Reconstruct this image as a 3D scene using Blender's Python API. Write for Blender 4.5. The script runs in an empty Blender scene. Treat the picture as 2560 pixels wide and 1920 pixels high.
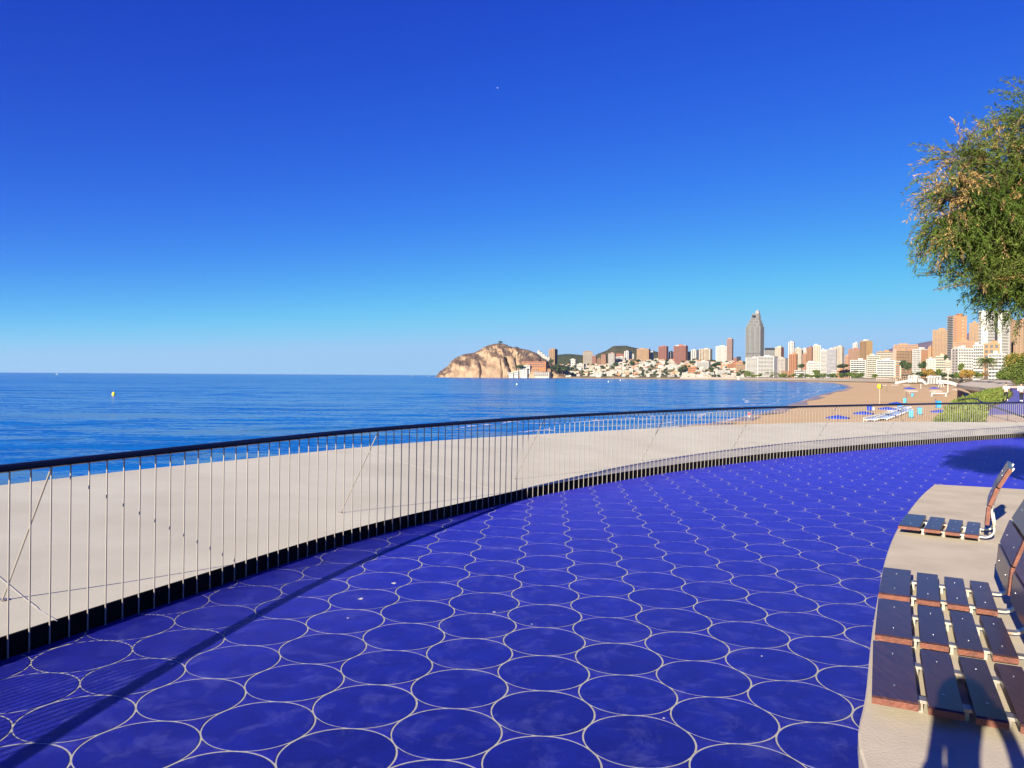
import bpy, bmesh, math, random
from mathutils import Vector, Matrix, Euler
rnd = random.Random(11)
SC = bpy.context.scene
COL = SC.collection
PI = math.pi

# ------------------------------------------------------------------ camera
F = 1923.0; EYE = 1.65; PITCH = 0.01091; ROLL_W = 0.0064; ROLL_L = 0.01704; TILT = ROLL_L - ROLL_W
cam_d = bpy.data.cameras.new('camera'); cam = bpy.data.objects.new('camera', cam_d); COL.objects.link(cam)
cam_d.sensor_width = 36; cam_d.lens = 36 * F / 2560; cam_d.clip_start = 0.02; cam_d.clip_end = 90000
cam.location = (0, 0, EYE)
cam.rotation_euler = (Matrix.Rotation(PI/2 - PITCH, 3, 'X') @ Matrix.Rotation(ROLL_W, 3, 'Z')).to_euler()
SC.camera = cam

# ------------------------------------------------------------------ sky, sun, exposure
SUN_AZ = math.radians(31.2); SUN_EL = math.radians(19.0)      # heading the light travels to, sun height
w = bpy.data.worlds.new('World'); SC.world = w; w.use_nodes = True
nt = w.node_tree; nt.nodes.clear()
sky = nt.nodes.new('ShaderNodeTexSky'); sky.sky_type = 'NISHITA'; sky.sun_disc = False
sky.sun_elevation = SUN_EL; sky.sun_rotation = SUN_AZ + PI
sky.air_density = 0.6; sky.dust_density = 0.0; sky.ozone_density = 6.0; sky.altitude = 2000
# the phone's colour rendering of a deep blue winter sky: one contrast curve per channel over the whole sky
sp = nt.nodes.new('ShaderNodeSeparateColor'); cb = nt.nodes.new('ShaderNodeCombineColor')
nt.links.new(sky.outputs[0], sp.inputs[0])
for k, (ref, val, g, mx, sm) in enumerate(((.358, .0088, 1.92, .36, .22), (.91, .066, 1.62, .62, .40), (2.52, .61, .62, .93, .35))):
    dv = nt.nodes.new('ShaderNodeMath'); dv.operation = 'DIVIDE'; dv.inputs[1].default_value = ref
    pw = nt.nodes.new('ShaderNodeMath'); pw.operation = 'POWER'; pw.inputs[1].default_value = g
    ml = nt.nodes.new('ShaderNodeMath'); ml.operation = 'MULTIPLY'; ml.inputs[1].default_value = val*6.1
    mn = nt.nodes.new('ShaderNodeMath'); mn.operation = 'SMOOTH_MIN'; mn.inputs[1].default_value = mx*6.1; mn.inputs[2].default_value = sm*6.1
    nt.links.new(sp.outputs[k], dv.inputs[0]); nt.links.new(dv.outputs[0], pw.inputs[0]); nt.links.new(pw.outputs[0], ml.inputs[0])
    nt.links.new(ml.outputs[0], mn.inputs[0]); nt.links.new(mn.outputs[0], cb.inputs[k])
bg = nt.nodes.new('ShaderNodeBackground'); bg.inputs['Strength'].default_value = 0.06
wo = nt.nodes.new('ShaderNodeOutputWorld')
nt.links.new(cb.outputs[0], bg.inputs['Color']); nt.links.new(bg.outputs[0], wo.inputs['Surface'])
sun_d = bpy.data.lights.new('sun', 'SUN'); sun_d.energy = 5.0; sun_d.angle = math.radians(0.32); sun_d.color = (1.0, 0.88, 0.70)
sun = bpy.data.objects.new('sun', sun_d); COL.objects.link(sun)
SDIR = Vector((math.sin(SUN_AZ)*math.cos(SUN_EL), math.cos(SUN_AZ)*math.cos(SUN_EL), -math.sin(SUN_EL)))
sun.rotation_euler = SDIR.to_track_quat('-Z', 'Y').to_euler(); sun.location = (-20, -30, 40)
SC.view_settings.view_transform = 'Standard'; SC.view_settings.look = 'None'
SC.view_settings.gamma = 1.0; SC.view_settings.use_curve_mapping = False
SC.view_settings.exposure = 1.45
SC.render.resolution_x = 1024; SC.render.resolution_y = 768

# ------------------------------------------------------------------ measuring helpers (photo pixel -> place)
def ray(px, py, roll):
    cp, sp, cr, sr = math.cos(PITCH), math.sin(PITCH), math.cos(roll), math.sin(roll)
    f = Vector((0, cp, -sp)); u = Vector((0, sp, cp)); rt = Vector((1, 0, 0))
    R = cr*rt + sr*u; U = -sr*rt + cr*u
    return f + R*((px-1280)/F) - U*((py-960)/F)
def onz(px, py, z, roll=ROLL_W):
    d = ray(px, py, roll); return Vector((0, 0, EYE)) + d*((z-EYE)/d.z)
def aty(px, py, Y, roll=ROLL_W):
    d = ray(px, py, roll); return Vector((0, 0, EYE)) + d*(Y/d.y)
TERR = Matrix.Translation((0, 0, EYE)) @ Matrix.Rotation(TILT, 4, 'Y') @ Matrix.Translation((0, 0, -EYE))
def put(o, loc=(0, 0, 0), rz=0.0, s=1.0):           # stand a thing on our slightly tilted terrace
    o.matrix_world = TERR @ Matrix.Translation(loc) @ Matrix.Rotation(rz, 4, 'Z') @ Matrix.Scale(s, 4)
    return o

# ------------------------------------------------------------------ object helpers
def tag(o, label=None, cat=None, group=None, kind=None):
    if label: o['label'] = label
    if cat: o['category'] = cat
    if group: o['group'] = group
    if kind: o['kind'] = kind
    return o
def empty(name, loc=(0, 0, 0), rz=0.0, label=None, cat=None, group=None):
    o = bpy.data.objects.new(name, None); COL.objects.link(o); o.empty_display_size = 0.2
    o.location = loc; o.rotation_euler = (0, 0, rz)
    return tag(o, label, cat, group)
def inst(name, me, parent=None, loc=(0, 0, 0), rz=0.0, s=None):
    o = bpy.data.objects.new(name, me); COL.objects.link(o); o.parent = parent
    o.location = loc; o.rotation_euler = (0, 0, rz)
    if s is not None: o.scale = (s, s, s) if not hasattr(s, '__len__') else s
    return o
def copy_tree(o, parent=None):
    c = o.copy(); COL.objects.link(c); c.parent = parent
    for ch in list(o.children): copy_tree(ch, c)
    return c

class MB:
    def __init__(s): s.v = []; s.f = []; s.m = []; s.sm = []
    def add(s, vs, fs, m=0, smooth=False):
        b = len(s.v); s.v += [tuple(v) for v in vs]
        for f in fs: s.f.append([b+i for i in f]); s.m.append(m); s.sm.append(smooth)
    def box(s, c, d, rz=0.0, m=0):
        x, y, z = d[0]/2, d[1]/2, d[2]/2; cr, sr = math.cos(rz), math.sin(rz)
        vs = [(c[0]+a*cr-b*sr, c[1]+a*sr+b*cr, c[2]+e) for e in (-z, z) for a, b in ((-x, -y), (x, -y), (x, y), (-x, y))]
        s.add(vs, [(3, 2, 1, 0), (4, 5, 6, 7), (0, 1, 5, 4), (1, 2, 6, 5), (2, 3, 7, 6), (3, 0, 4, 7)], m)
    def quad(s, a, b, c, d, m=0): s.add([a, b, c, d], [(0, 1, 2, 3)], m)
    def prism(s, poly, z0, z1, m=0, inset=None):
        n = len(poly); lo = inset or poly
        vs = [(p[0], p[1], z0) for p in lo] + [(p[0], p[1], z1) for p in poly]
        s.add(vs, [tuple(range(n-1, -1, -1)), tuple(range(n, 2*n))] + [(i, (i+1) % n, n+(i+1) % n, n+i) for i in range(n)], m)
    def tube(s, pts, r, n=8, m=0, smooth=True, cap=True, flat=1.0):
        pts = [Vector(p) for p in pts]; rs = r if hasattr(r, '__len__') else [r]*len(pts)
        vs = []; k = len(pts)
        for i, p in enumerate(pts):
            t = (pts[min(i+1, k-1)] - pts[max(i-1, 0)])
            t = t.normalized() if t.length > 1e-9 else Vector((0, 0, 1))
            up = Vector((0, 0, 1)) if abs(t.z) < .95 else Vector((0, 1, 0))
            a = t.cross(up).normalized(); b = a.cross(t).normalized()
            for j in range(n):
                q = 2*PI*j/n; vs.append(p + a*(rs[i]*math.cos(q)) + b*(rs[i]*flat*math.sin(q)))
        fs = [(i*n+j, i*n+(j+1) % n, (i+1)*n+(j+1) % n, (i+1)*n+j) for i in range(k-1) for j in range(n)]
        s.add(vs, fs, m, smooth)
        if cap:
            s.add(vs[:n], [tuple(range(n-1, -1, -1))], m); s.add(vs[-n:], [tuple(range(n))], m)
    def ball(s, c, r, nu=10, nv=6, m=0):
        rr = r if hasattr(r, '__len__') else (r, r, r)
        vs = [(c[0], c[1], c[2]-rr[2])]
        for i in range(1, nv):
            a = -PI/2 + PI*i/nv
            vs += [(c[0]+rr[0]*math.cos(a)*math.cos(2*PI*j/nu), c[1]+rr[1]*math.cos(a)*math.sin(2*PI*j/nu), c[2]+rr[2]*math.sin(a)) for j in range(nu)]
        vs.append((c[0], c[1], c[2]+rr[2])); T = len(vs)-1
        fs = [(0, 1+(j+1) % nu, 1+j) for j in range(nu)]
        for i in range(nv-2):
            fs += [(1+i*nu+j, 1+i*nu+(j+1) % nu, 1+(i+1)*nu+(j+1) % nu, 1+(i+1)*nu+j) for j in range(nu)]
        fs += [(1+(nv-2)*nu+j, 1+(nv-2)*nu+(j+1) % nu, T) for j in range(nu)]
        s.add(vs, fs, m, True)
    def leaf(s, p, size, r, asp=.5, m=0, d=None):
        if d is None: d = Vector((r.uniform(-1, 1), r.uniform(-1, 1), r.uniform(-.8, .8)))
        d = Vector(d).normalized(); q = Vector((r.uniform(-1, 1), r.uniform(-1, 1), r.uniform(-1, 1)))
        e = d.cross(q); e = e.normalized() if e.length > 1e-6 else Vector((1, 0, 0))
        p = Vector(p); a = d*size; b = e*(size*asp*.5)
        s.add([p, p+a*.5+b, p+a, p+a*.5-b], [(0, 1, 2, 3)], m)
    def mesh(s, name, mats):
        me = bpy.data.meshes.new(name); me.from_pydata(s.v, [], s.f)
        for m in (mats if isinstance(mats, (list, tuple)) else [mats]): me.materials.append(m)
        me.polygons.foreach_set('material_index', s.m); me.polygons.foreach_set('use_smooth', s.sm)
        me.update(); return me
    def obj(s, name, mats, parent=None, **k):
        return inst(name, s.mesh(name, mats), parent, **k)

def catmull(P, n=8):
    P = [Vector(p) for p in P]; Q = []
    for i in range(len(P)-1):
        a = P[max(i-1, 0)]; b = P[i]; c = P[i+1]; d = P[min(i+2, len(P)-1)]
        for j in range(n):
            t = j/n
            Q.append(0.5*((2*b)+(c-a)*t+(2*a-5*b+4*c-d)*t*t+(3*b-a-3*c+d)*t**3))
    Q.append(P[-1]); return Q
def smoothed(P, it=2):
    P = [Vector(p) for p in P]
    for _ in range(it): P = [P[0]] + [(P[i-1]+2*P[i]+P[i+1])/4 for i in range(1, len(P)-1)] + [P[-1]]
    return P
def resample(P, step):
    out = [P[0].copy()]; acc = 0.0
    for a, b in zip(P, P[1:]):
        L = (b-a).length
        if L < 1e-9: continue
        t = step-acc
        while t <= L: out.append(a.lerp(b, t/L)); t += step
        acc = (acc+L) % step
    return out
def interp(x, xs, ys):
    if x <= xs[0]: return ys[0]
    for i in range(len(xs)-1):
        if x <= xs[i+1]: return ys[i]+(ys[i+1]-ys[i])*(x-xs[i])/(xs[i+1]-xs[i])
    return ys[-1]

# ------------------------------------------------------------------ materials
def lin(r, g, b):
    f = lambda c: c/12.92 if c <= .04045 else ((c+.055)/1.055)**2.4
    return (f(r/255), f(g/255), f(b/255))
def mat(name, c, c2=None, rough=.6, spec=.4, metal=0.0, scale=3.0, stretch=(1, 1, 1), bump=0.0, bscale=None, detail=5,
        lo=.35, hi=.65, rand=0.0, island=0.0, coord='Object', bdist=.02, trans=0.0):
    m = bpy.data.materials.new(name); m.use_nodes = True; t = m.node_tree; N = t.nodes; L = t.links
    p = N['Principled BSDF']; p.inputs['Roughness'].default_value = rough
    p.inputs['Specular IOR Level'].default_value = spec; p.inputs['Metallic'].default_value = metal
    tc = N.new('ShaderNodeTexCoord'); mp = N.new('ShaderNodeMapping'); mp.inputs['Scale'].default_value = stretch
    L.new(tc.outputs[coord], mp.inputs[0]); col = None
    if c2 is not None:
        nz = N.new('ShaderNodeTexNoise'); nz.inputs['Scale'].default_value = scale; nz.inputs['Detail'].default_value = detail
        nz.inputs['Roughness'].default_value = .6
        L.new(mp.outputs[0], nz.inputs['Vector'])
        mr = N.new('ShaderNodeMapRange'); mr.inputs['From Min'].default_value = lo; mr.inputs['From Max'].default_value = hi
        L.new(nz.outputs['Fac'], mr.inputs['Value'])
        mx = N.new('ShaderNodeMix'); mx.data_type = 'RGBA'
        mx.inputs['A'].default_value = (*c, 1); mx.inputs['B'].default_value = (*c2, 1)
        L.new(mr.outputs[0], mx.inputs['Factor']); col = mx.outputs['Result']
    else:
        rg = N.new('ShaderNodeRGB'); rg.outputs[0].default_value = (*c, 1); col = rg.outputs[0]
    if rand or island:
        if island:
            oi = N.new('ShaderNodeNewGeometry'); src = oi.outputs['Random Per Island']; amt = island
        else:
            oi = N.new('ShaderNodeObjectInfo'); src = oi.outputs['Random']; amt = rand
        mr2 = N.new('ShaderNodeMapRange'); mr2.inputs['To Min'].default_value = 1-amt; mr2.inputs['To Max'].default_value = 1+amt
        L.new(src, mr2.inputs['Value'])
        vm = N.new('ShaderNodeVectorMath'); vm.operation = 'SCALE'; L.new(col, vm.inputs[0]); L.new(mr2.outputs[0], vm.inputs['Scale'])
        col = vm.outputs[0]
    L.new(col, p.inputs['Base Color'])
    if bump:
        nb = N.new('ShaderNodeTexNoise'); nb.inputs['Scale'].default_value = bscale or scale*4; nb.inputs['Detail'].default_value = 6
        L.new(mp.outputs[0], nb.inputs['Vector'])
        bp = N.new('ShaderNodeBump'); bp.inputs['Strength'].default_value = bump; bp.inputs['Distance'].default_value = bdist
        L.new(nb.outputs['Fac'], bp.inputs['Height']); L.new(bp.outputs[0], p.inputs['Normal'])
    if trans:
        tr = N.new('ShaderNodeBsdfTranslucent'); L.new(col, tr.inputs[0]); ms = N.new('ShaderNodeMixShader'); ms.inputs[0].default_value = trans
        L.new(p.outputs[0], ms.inputs[1]); L.new(tr.outputs[0], ms.inputs[2]); L.new(ms.outputs[0], N['Material Output'].inputs[0])
    return m
def tile_mat(name, island):
    m = mat(name, (.0020, .0042, .088), (.0052, .0105, .175), rough=.36, spec=.28, scale=5, lo=.3, hi=.7, rand=0 if island else .13, island=.13 if island else 0,
            bump=.12, bscale=26, bdist=.004, coord='Object')
    t = m.node_tree; N = t.nodes; L = t.links; p = N['Principled BSDF']
    geo = N.new('ShaderNodeNewGeometry')
    # pale dust and scuffs, thin and cloudy
    n1 = N.new('ShaderNodeTexNoise'); n1.inputs['Scale'].default_value = 4.3; n1.inputs['Detail'].default_value = 9; n1.inputs['Roughness'].default_value = .72
    n1.inputs['Distortion'].default_value = .6
    L.new(geo.outputs['Position'], n1.inputs['Vector'])
    r1 = N.new('ShaderNodeMapRange'); r1.inputs['From Min'].default_value = .50; r1.inputs['From Max'].default_value = .78; r1.inputs['To Max'].default_value = .40
    L.new(n1.outputs['Fac'], r1.inputs['Value'])
    n2 = N.new('ShaderNodeTexNoise'); n2.inputs['Scale'].default_value = 13; n2.inputs['Detail'].default_value = 3
    L.new(geo.outputs['Position'], n2.inputs['Vector'])
    r2 = N.new('ShaderNodeMapRange'); r2.inputs['From Min'].default_value = .735; r2.inputs['From Max'].default_value = .80; r2.inputs['To Max'].default_value = .35
    L.new(n2.outputs['Fac'], r2.inputs['Value'])
    ad = N.new('ShaderNodeMath'); ad.operation = 'ADD'; ad.use_clamp = True; L.new(r1.outputs[0], ad.inputs[0]); L.new(r2.outputs[0], ad.inputs[1])
    old = p.inputs['Base Color'].links[0].from_socket
    mx = N.new('ShaderNodeMix'); mx.data_type = 'RGBA'; mx.inputs['B'].default_value = (.12, .14, .36, 1)
    p.inputs['Sheen Weight'].default_value = .31; p.inputs['Sheen Roughness'].default_value = .36; p.inputs['Sheen Tint'].default_value = (.062, .066, .95, 1)
    L.new(ad.outputs[0], mx.inputs['Factor']); L.new(old, mx.inputs['A']); L.new(mx.outputs['Result'], p.inputs['Base Color'])
    rr = N.new('ShaderNodeMapRange'); rr.inputs['To Min'].default_value = .34; rr.inputs['To Max'].default_value = .62
    L.new(n1.outputs['Fac'], rr.inputs['Value']); L.new(rr.outputs[0], p.inputs['Roughness'])
    return m
M = {}
M['tile'] = tile_mat('blue_glazed_tile', False); M['tile_far'] = tile_mat('blue_glazed_tile_far', True)
M['tile2'] = tile_mat('violet_blue_filler_tile', False); M['tile2_far'] = tile_mat('violet_blue_filler_tile_far', True)
for k_ in ('tile2', 'tile2_far'):
    for n_ in M[k_].node_tree.nodes:
        if n_.type == 'MIX' and n_.inputs['A'].default_value[2] < .2 and not n_.inputs['A'].is_linked: n_.inputs['A'].default_value = (.007, .0075, .125, 1); n_.inputs['B'].default_value = (.012, .0125, .20, 1)
M['grout'] = mat('grout', (.43, .43, .345), (.30, .30, .25), rough=.85, scale=30, bump=.3, bscale=200, bdist=.002)
M['deck'] = mat('pale_concrete', (.49, .475, .38), (.385, .365, .285), rough=.9, spec=.2, scale=.9, lo=.36, hi=.80, detail=9, bump=.16, bscale=60, bdist=.006)
q_ = M['deck'].node_tree.nodes['Principled BSDF']; q_.inputs['Sheen Weight'].default_value = .07; q_.inputs['Sheen Roughness'].default_value = .3; q_.inputs['Sheen Tint'].default_value = (1, .97, .92, 1)
M['deck_face'] = mat('dark_kerb_steel', (.004, .004, .004), (.007, .007, .007), rough=.8, spec=.1, scale=4)
M['joint'] = mat('joint_sealant', (.60, .58, .52), rough=.8)
M['slab'] = mat('bench_concrete', (.54, .475, .35), (.41, .36, .26), rough=.88, spec=.25, scale=2.2, lo=.3, hi=.72, detail=10, bump=.4, bscale=90, bdist=.004)
M['rail'] = mat('dark_blue_black_rail', (.006, .0065, .013), rough=.35, spec=.4)
M['steel'] = mat('brushed_steel', (.30, .28, .25), rough=.36, metal=.35)
M['steel_rust'] = mat('stained_steel', (.42, .40, .36), (.34, .18, .09), rough=.4, metal=.8, scale=9, lo=.52, hi=.68)
M['wood'] = mat('dark_oiled_wood', (.024, .0115, .010), (.064, .028, .021), rough=.45, spec=.35, scale=5, stretch=(14, 1, 14), lo=.3, hi=.7, rand=.25, bump=.35, bscale=9, bdist=.003, detail=8)
for nm in ('wood',):
    q_ = M[nm].node_tree.nodes['Principled BSDF']; q_.inputs['Coat Weight'].default_value = .6; q_.inputs['Coat Roughness'].default_value = .24
M['wood_end'] = mat('red_brown_end_grain', (.17, .055, .03), (.08, .026, .016), rough=.6, scale=22, lo=.3, hi=.75, bump=.3)
M['screw'] = mat('screw_head', (.6, .6, .6), rough=.3, metal=1)
M['sand'] = mat('beach_sand', (.56, .395, .215), (.48, .335, .175), rough=.95, spec=.1, scale=.05, lo=.3, hi=.7, detail=10, bump=.5, bscale=1.6, bdist=.12)
M['glass'] = mat('dark_window_glass', (.022, .026, .032), (.05, .055, .06), rough=.3, spec=.35, scale=.9, lo=.45, hi=.55)
M['leafA'] = mat('tamarisk_green', (.062, .112, .017), (.112, .150, .028), rough=.7, spec=.2, scale=1.6, island=.35, coord='Object', trans=.30)
M['leafDry'] = mat('tamarisk_dry', (.29, .185, .062), (.36, .25, .11), rough=.8, spec=.1, scale=2, island=.3, trans=.25)
M['bark'] = mat('grey_brown_bark', (.11, .075, .05), (.06, .045, .035), rough=.9, scale=8, stretch=(1, 1, .3), bump=.6, bdist=.03)
M['hedge'] = mat('hedge_leaf', (.10, .15, .025), (.16, .19, .04), rough=.7, spec=.2, scale=.3, island=.4, trans=.25)
M['treeA'] = mat('town_tree_leaf', (.060, .10, .022), (.11, .13, .03), rough=.8, spec=.1, scale=.2, island=.4)
M['treeB'] = mat('dark_pine_leaf', (.030, .055, .022), (.055, .075, .03), rough=.8, spec=.1, scale=.2, island=.4)
M['treeC'] = mat('autumn_leaf', (.20, .15, .03), (.26, .14, .04), rough=.8, spec=.1, scale=.2, island=.4)
M['palm'] = mat('palm_frond', (.075, .125, .02), (.13, .15, .04), rough=.6, spec=.3, scale=.5, island=.3)
M['palmdry'] = mat('palm_skirt', (.12, .085, .045), rough=.9, island=.3)
M['white_paint'] = mat('white_painted_metal', (.58, .57, .55), rough=.5)
M['blue_fabric'] = mat('blue_canvas', (.018, .060, .42), (.014, .045, .34), rough=.8, spec=.2, scale=2)
M['bin_blue'] = mat('sky_blue_plastic', (.02, .28, .62), rough=.45)
M['dark_metal'] = mat('dark_metal', (.03, .03, .035), rough=.5)
M['yellow'] = mat('yellow_plastic', (.75, .56, .02), rough=.45)
M['purple_dark'] = mat('dark_panel', (.10, .07, .10), rough=.6)
M['skin'] = mat('skin', (.45, .26, .18), rough=.6); M['hair'] = mat('dark_hair', (.012, .010, .009), rough=.6)
M['cloth_white'] = mat('white_cloth', (.80, .79, .77), rough=.9); M['cloth_black'] = mat('black_cloth', (.012, .012, .015), rough=.9)
M['cloth_yellow'] = mat('yellow_cloth', (.80, .62, .03), rough=.9); M['cloth_red'] = mat('red_cloth', (.62, .02, .04), rough=.9)
M['cloth_navy'] = mat('navy_cloth', (.02, .03, .08), rough=.9)
M['roof_tile'] = mat('terracotta_roof', (.42, .15, .07), (.34, .12, .06), rough=.8, scale=1)
M['path'] = mat('violet_promenade_paving', (.115, .10, .30), (.145, .125, .34), rough=.5, scale=.7)
M['path_beige'] = mat('beige_paving', (.52, .40, .27), (.46, .35, .24), rough=.85, scale=.8)
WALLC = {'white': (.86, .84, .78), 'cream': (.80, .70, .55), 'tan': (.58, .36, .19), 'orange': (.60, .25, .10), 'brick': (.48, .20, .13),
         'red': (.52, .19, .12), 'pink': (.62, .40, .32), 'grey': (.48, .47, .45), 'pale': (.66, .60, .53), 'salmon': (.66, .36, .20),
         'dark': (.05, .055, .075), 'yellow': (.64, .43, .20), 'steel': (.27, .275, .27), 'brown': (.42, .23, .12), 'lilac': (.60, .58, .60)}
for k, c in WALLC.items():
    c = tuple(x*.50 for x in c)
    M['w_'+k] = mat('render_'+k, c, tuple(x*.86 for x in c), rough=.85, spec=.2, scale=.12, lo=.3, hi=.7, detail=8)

# ------------------------------------------------------------------ big structure: sea, beach, town ground, hills
SEA = -6.6
def sea_mat():
    m = bpy.data.materials.new('sea_water'); m.use_nodes = True; t = m.node_tree; N = t.nodes; L = t.links
    p = N['Principled BSDF']; p.inputs['Roughness'].default_value = .18; p.inputs['IOR'].default_value = 1.333
    geo = N.new('ShaderNodeNewGeometry')
    def noise(sx, sy, sc, det, rz=0.0, dist=0.0):
        mp = N.new('ShaderNodeMapping'); mp.inputs['Scale'].default_value = (sx, sy, 1); mp.inputs['Rotation'].default_value = (0, 0, rz)
        n = N.new('ShaderNodeTexNoise'); n.inputs['Scale'].default_value = sc; n.inputs['Detail'].default_value = det; n.inputs['Distortion'].default_value = dist
        L.new(geo.outputs['Position'], mp.inputs[0]); L.new(mp.outputs[0], n.inputs['Vector']); return n.outputs['Fac']
    base = noise(.004, .02, 1, 4)
    mx = N.new('ShaderNodeMix'); mx.data_type = 'RGBA'; mx.inputs['A'].default_value = (.003, .080, .29, 1); mx.inputs['B'].default_value = (.006, .135, .40, 1)
    L.new(base, mx.inputs['Factor']); L.new(mx.outputs['Result'], p.inputs['Base Color'])
    # wave slopes straight from noise: long swell, chop and ripples
    def slope(sx, sy, det, ax, ay, rz=0.0, dist=0.0):
        mp = N.new('ShaderNodeMapping'); mp.inputs['Scale'].default_value = (sx, sy, 1); mp.inputs['Rotation'].default_value = (0, 0, rz)
        n = N.new('ShaderNodeTexNoise'); n.inputs['Scale'].default_value = 1; n.inputs['Detail'].default_value = det; n.inputs['Distortion'].default_value = dist
        L.new(geo.outputs['Position'], mp.inputs[0]); L.new(mp.outputs[0], n.inputs['Vector'])
        v = N.new('ShaderNodeVectorMath'); v.operation = 'SUBTRACT'; v.inputs[1].default_value = (.5, .5, .5); L.new(n.outputs['Color'], v.inputs[0])
        q = N.new('ShaderNodeVectorMath'); q.operation = 'MULTIPLY'; q.inputs[1].default_value = (ax, ay, 0); L.new(v.outputs[0], q.inputs[0]); return q.outputs[0]
    acc = None
    for a_ in ((.004, .018, 3, .14, .50, -.05, .3), (.022, .10, 4, .28, .85, .08, .5), (.12, .42, 4, .50, .85, -.10, .4), (.9, 2.2, 3, .45, .80, .15, 0)):
        o_ = slope(*a_)
        if acc is None: acc = o_
        else:
            v = N.new('ShaderNodeVectorMath'); v.operation = 'ADD'; L.new(acc, v.inputs[0]); L.new(o_, v.inputs[1]); acc = v.outputs[0]
    v = N.new('ShaderNodeVectorMath'); v.operation = 'ADD'; v.inputs[1].default_value = (0, 0, 1); L.new(acc, v.inputs[0])
    g2 = N.new('ShaderNodeVectorMath'); g2.operation = 'ADD'; L.new(v.outputs[0], g2.inputs[0]); L.new(geo.outputs['Normal'], g2.inputs[1])
    h2 = N.new('ShaderNodeVectorMath'); h2.operation = 'SUBTRACT'; h2.inputs[1].default_value = (0, 0, 1); L.new(g2.outputs[0], h2.inputs[0])
    nn = N.new('ShaderNodeVectorMath'); nn.operation = 'NORMALIZE'; L.new(h2.outputs[0], nn.inputs[0]); L.new(nn.outputs[0], p.inputs['Normal'])
    return m
sb = MB(); sb.quad((-60000, -400, SEA), (60000, -400, SEA), (60000, 70000, SEA), (-60000, 70000, SEA))
tag(sb.obj('sea', sea_mat()), kind='structure')

# waterline: photo pixels for the near arc, depth for the far shore
WL = [Vector((-70, -60, 0)), Vector((-52, 10, 0)), Vector((-40, 42, 0)), Vector((-15, 84, 0)), Vector((9, 105, 0))]
for px, py in ((1778, 1061), (1810, 1057), (1924, 1033), (1960, 1023), (2010, 1005), (2068, 985), (2112, 974), (2122, 969), (2108, 963)):
    WL.append(onz(px, py, SEA))
for px, Y in ((2068, 1260), (1970, 1590), (1840, 2050), (1700, 2350), (1600, 2550), (1480, 2750), (1390, 2880), (1290, 2920), (1200, 2930), (1130, 2930), (1095, 2960), (1085, 3060)):
    WL.append(Vector(((px-1280)/F*Y, Y, 0)))
WLs = catmull(WL, 6)
def inland(P, i):
    a = P[max(i-1, 0)]; b = P[min(i+1, len(P)-1)]; t = (b-a); t.z = 0; t.normalize(); return Vector((t.y, -t.x, 0))
nrm_s = smoothed([inland(WLs, i) for i in range(len(WLs))], 6)
offs = [(-25, -7.6), (-6, -6.85), (0, -6.58), (3, -6.42), (9, -6.2), (22, -5.95), (50, -5.7), (110, -5.2), (240, -4.2), (420, -3.6), (800, -3.4)]
b = MB(); n = len(offs); vs = []
for i, p in enumerate(WLs):
    far = max(0.0, min(1.0, (p.y-1200)/900))
    for o, z in offs:
        oo = o*(1-far*.62) if o > 0 else o
        q = p + nrm_s[i].normalized()*oo + (nrm_s[i].normalized()*1.2*math.sin(i*1.7) if o in (0, 3) and p.y < 700 else Vector())
        vs.append((q.x, q.y, z))
b.add(vs, [(i*n+j, i*n+j+1, (i+1)*n+j+1, (i+1)*n+j) for i in range(len(WLs)-1) for j in range(n-1)], 0, True)
bo = b.obj('beach', [M['sand']]); tag(bo, kind='structure')
# wet sand band
M['wet'] = mat('wet_sand', (.26, .17, .11), (.32, .21, .13), rough=.35, spec=.5, scale=.3)
b = MB(); vs = []; oo = [(-2.0, SEA+.02), (0.6, SEA+.07), (2.6, SEA+.21)]
for i, p in enumerate(WLs):
    k = 1.0+.6*math.sin(i*.9)+.3*math.sin(i*2.3)
    for o, z in oo:
        q = p+nrm_s[i].normalized()*(o*(k if o > 1 else 1)); vs.append((q.x, q.y, z))
b.add(vs, [(i*3+j, i*3+j+1, i*3+j+4, i*3+j+3) for i in range(len(WLs)-1) for j in range(2)], 0, True)
tag(b.obj('wet_sand', M['wet']), kind='structure')
# foam: broken ribbons along the waterline and on the small breakers
def foam_mat():
    m = bpy.data.materials.new('sea_foam'); m.use_nodes = True; t = m.node_tree; N = t.nodes; L = t.links
    p = N['Principled BSDF']; p.inputs['Base Color'].default_value = (.80, .82, .86, 1); p.inputs['Roughness'].default_value = .9
    g = N.new('ShaderNodeNewGeometry'); mp = N.new('ShaderNodeMapping'); mp.inputs['Scale'].default_value = (.5, .9, 1)
    nz = N.new('ShaderNodeTexNoise'); nz.inputs['Scale'].default_value = .7; nz.inputs['Detail'].default_value = 8; nz.inputs['Roughness'].default_value = .75
    L.new(g.outputs['Position'], mp.inputs[0]); L.new(mp.outputs[0], nz.inputs['Vector'])
    r = N.new('ShaderNodeMapRange'); r.inputs['From Min'].default_value = .50; r.inputs['From Max'].default_value = .60
    L.new(nz.outputs['Fac'], r.inputs['Value'])
    tr = N.new('ShaderNodeBsdfTransparent'); mx = N.new('ShaderNodeMixShader')
    L.new(r.outputs[0], mx.inputs[0]); L.new(tr.outputs[0], mx.inputs[1]); L.new(p.outputs[0], mx.inputs[2]); L.new(mx.outputs[0], N['Material Output'].inputs[0])
    return m
FOAM = foam_mat()
b = MB()
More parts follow.
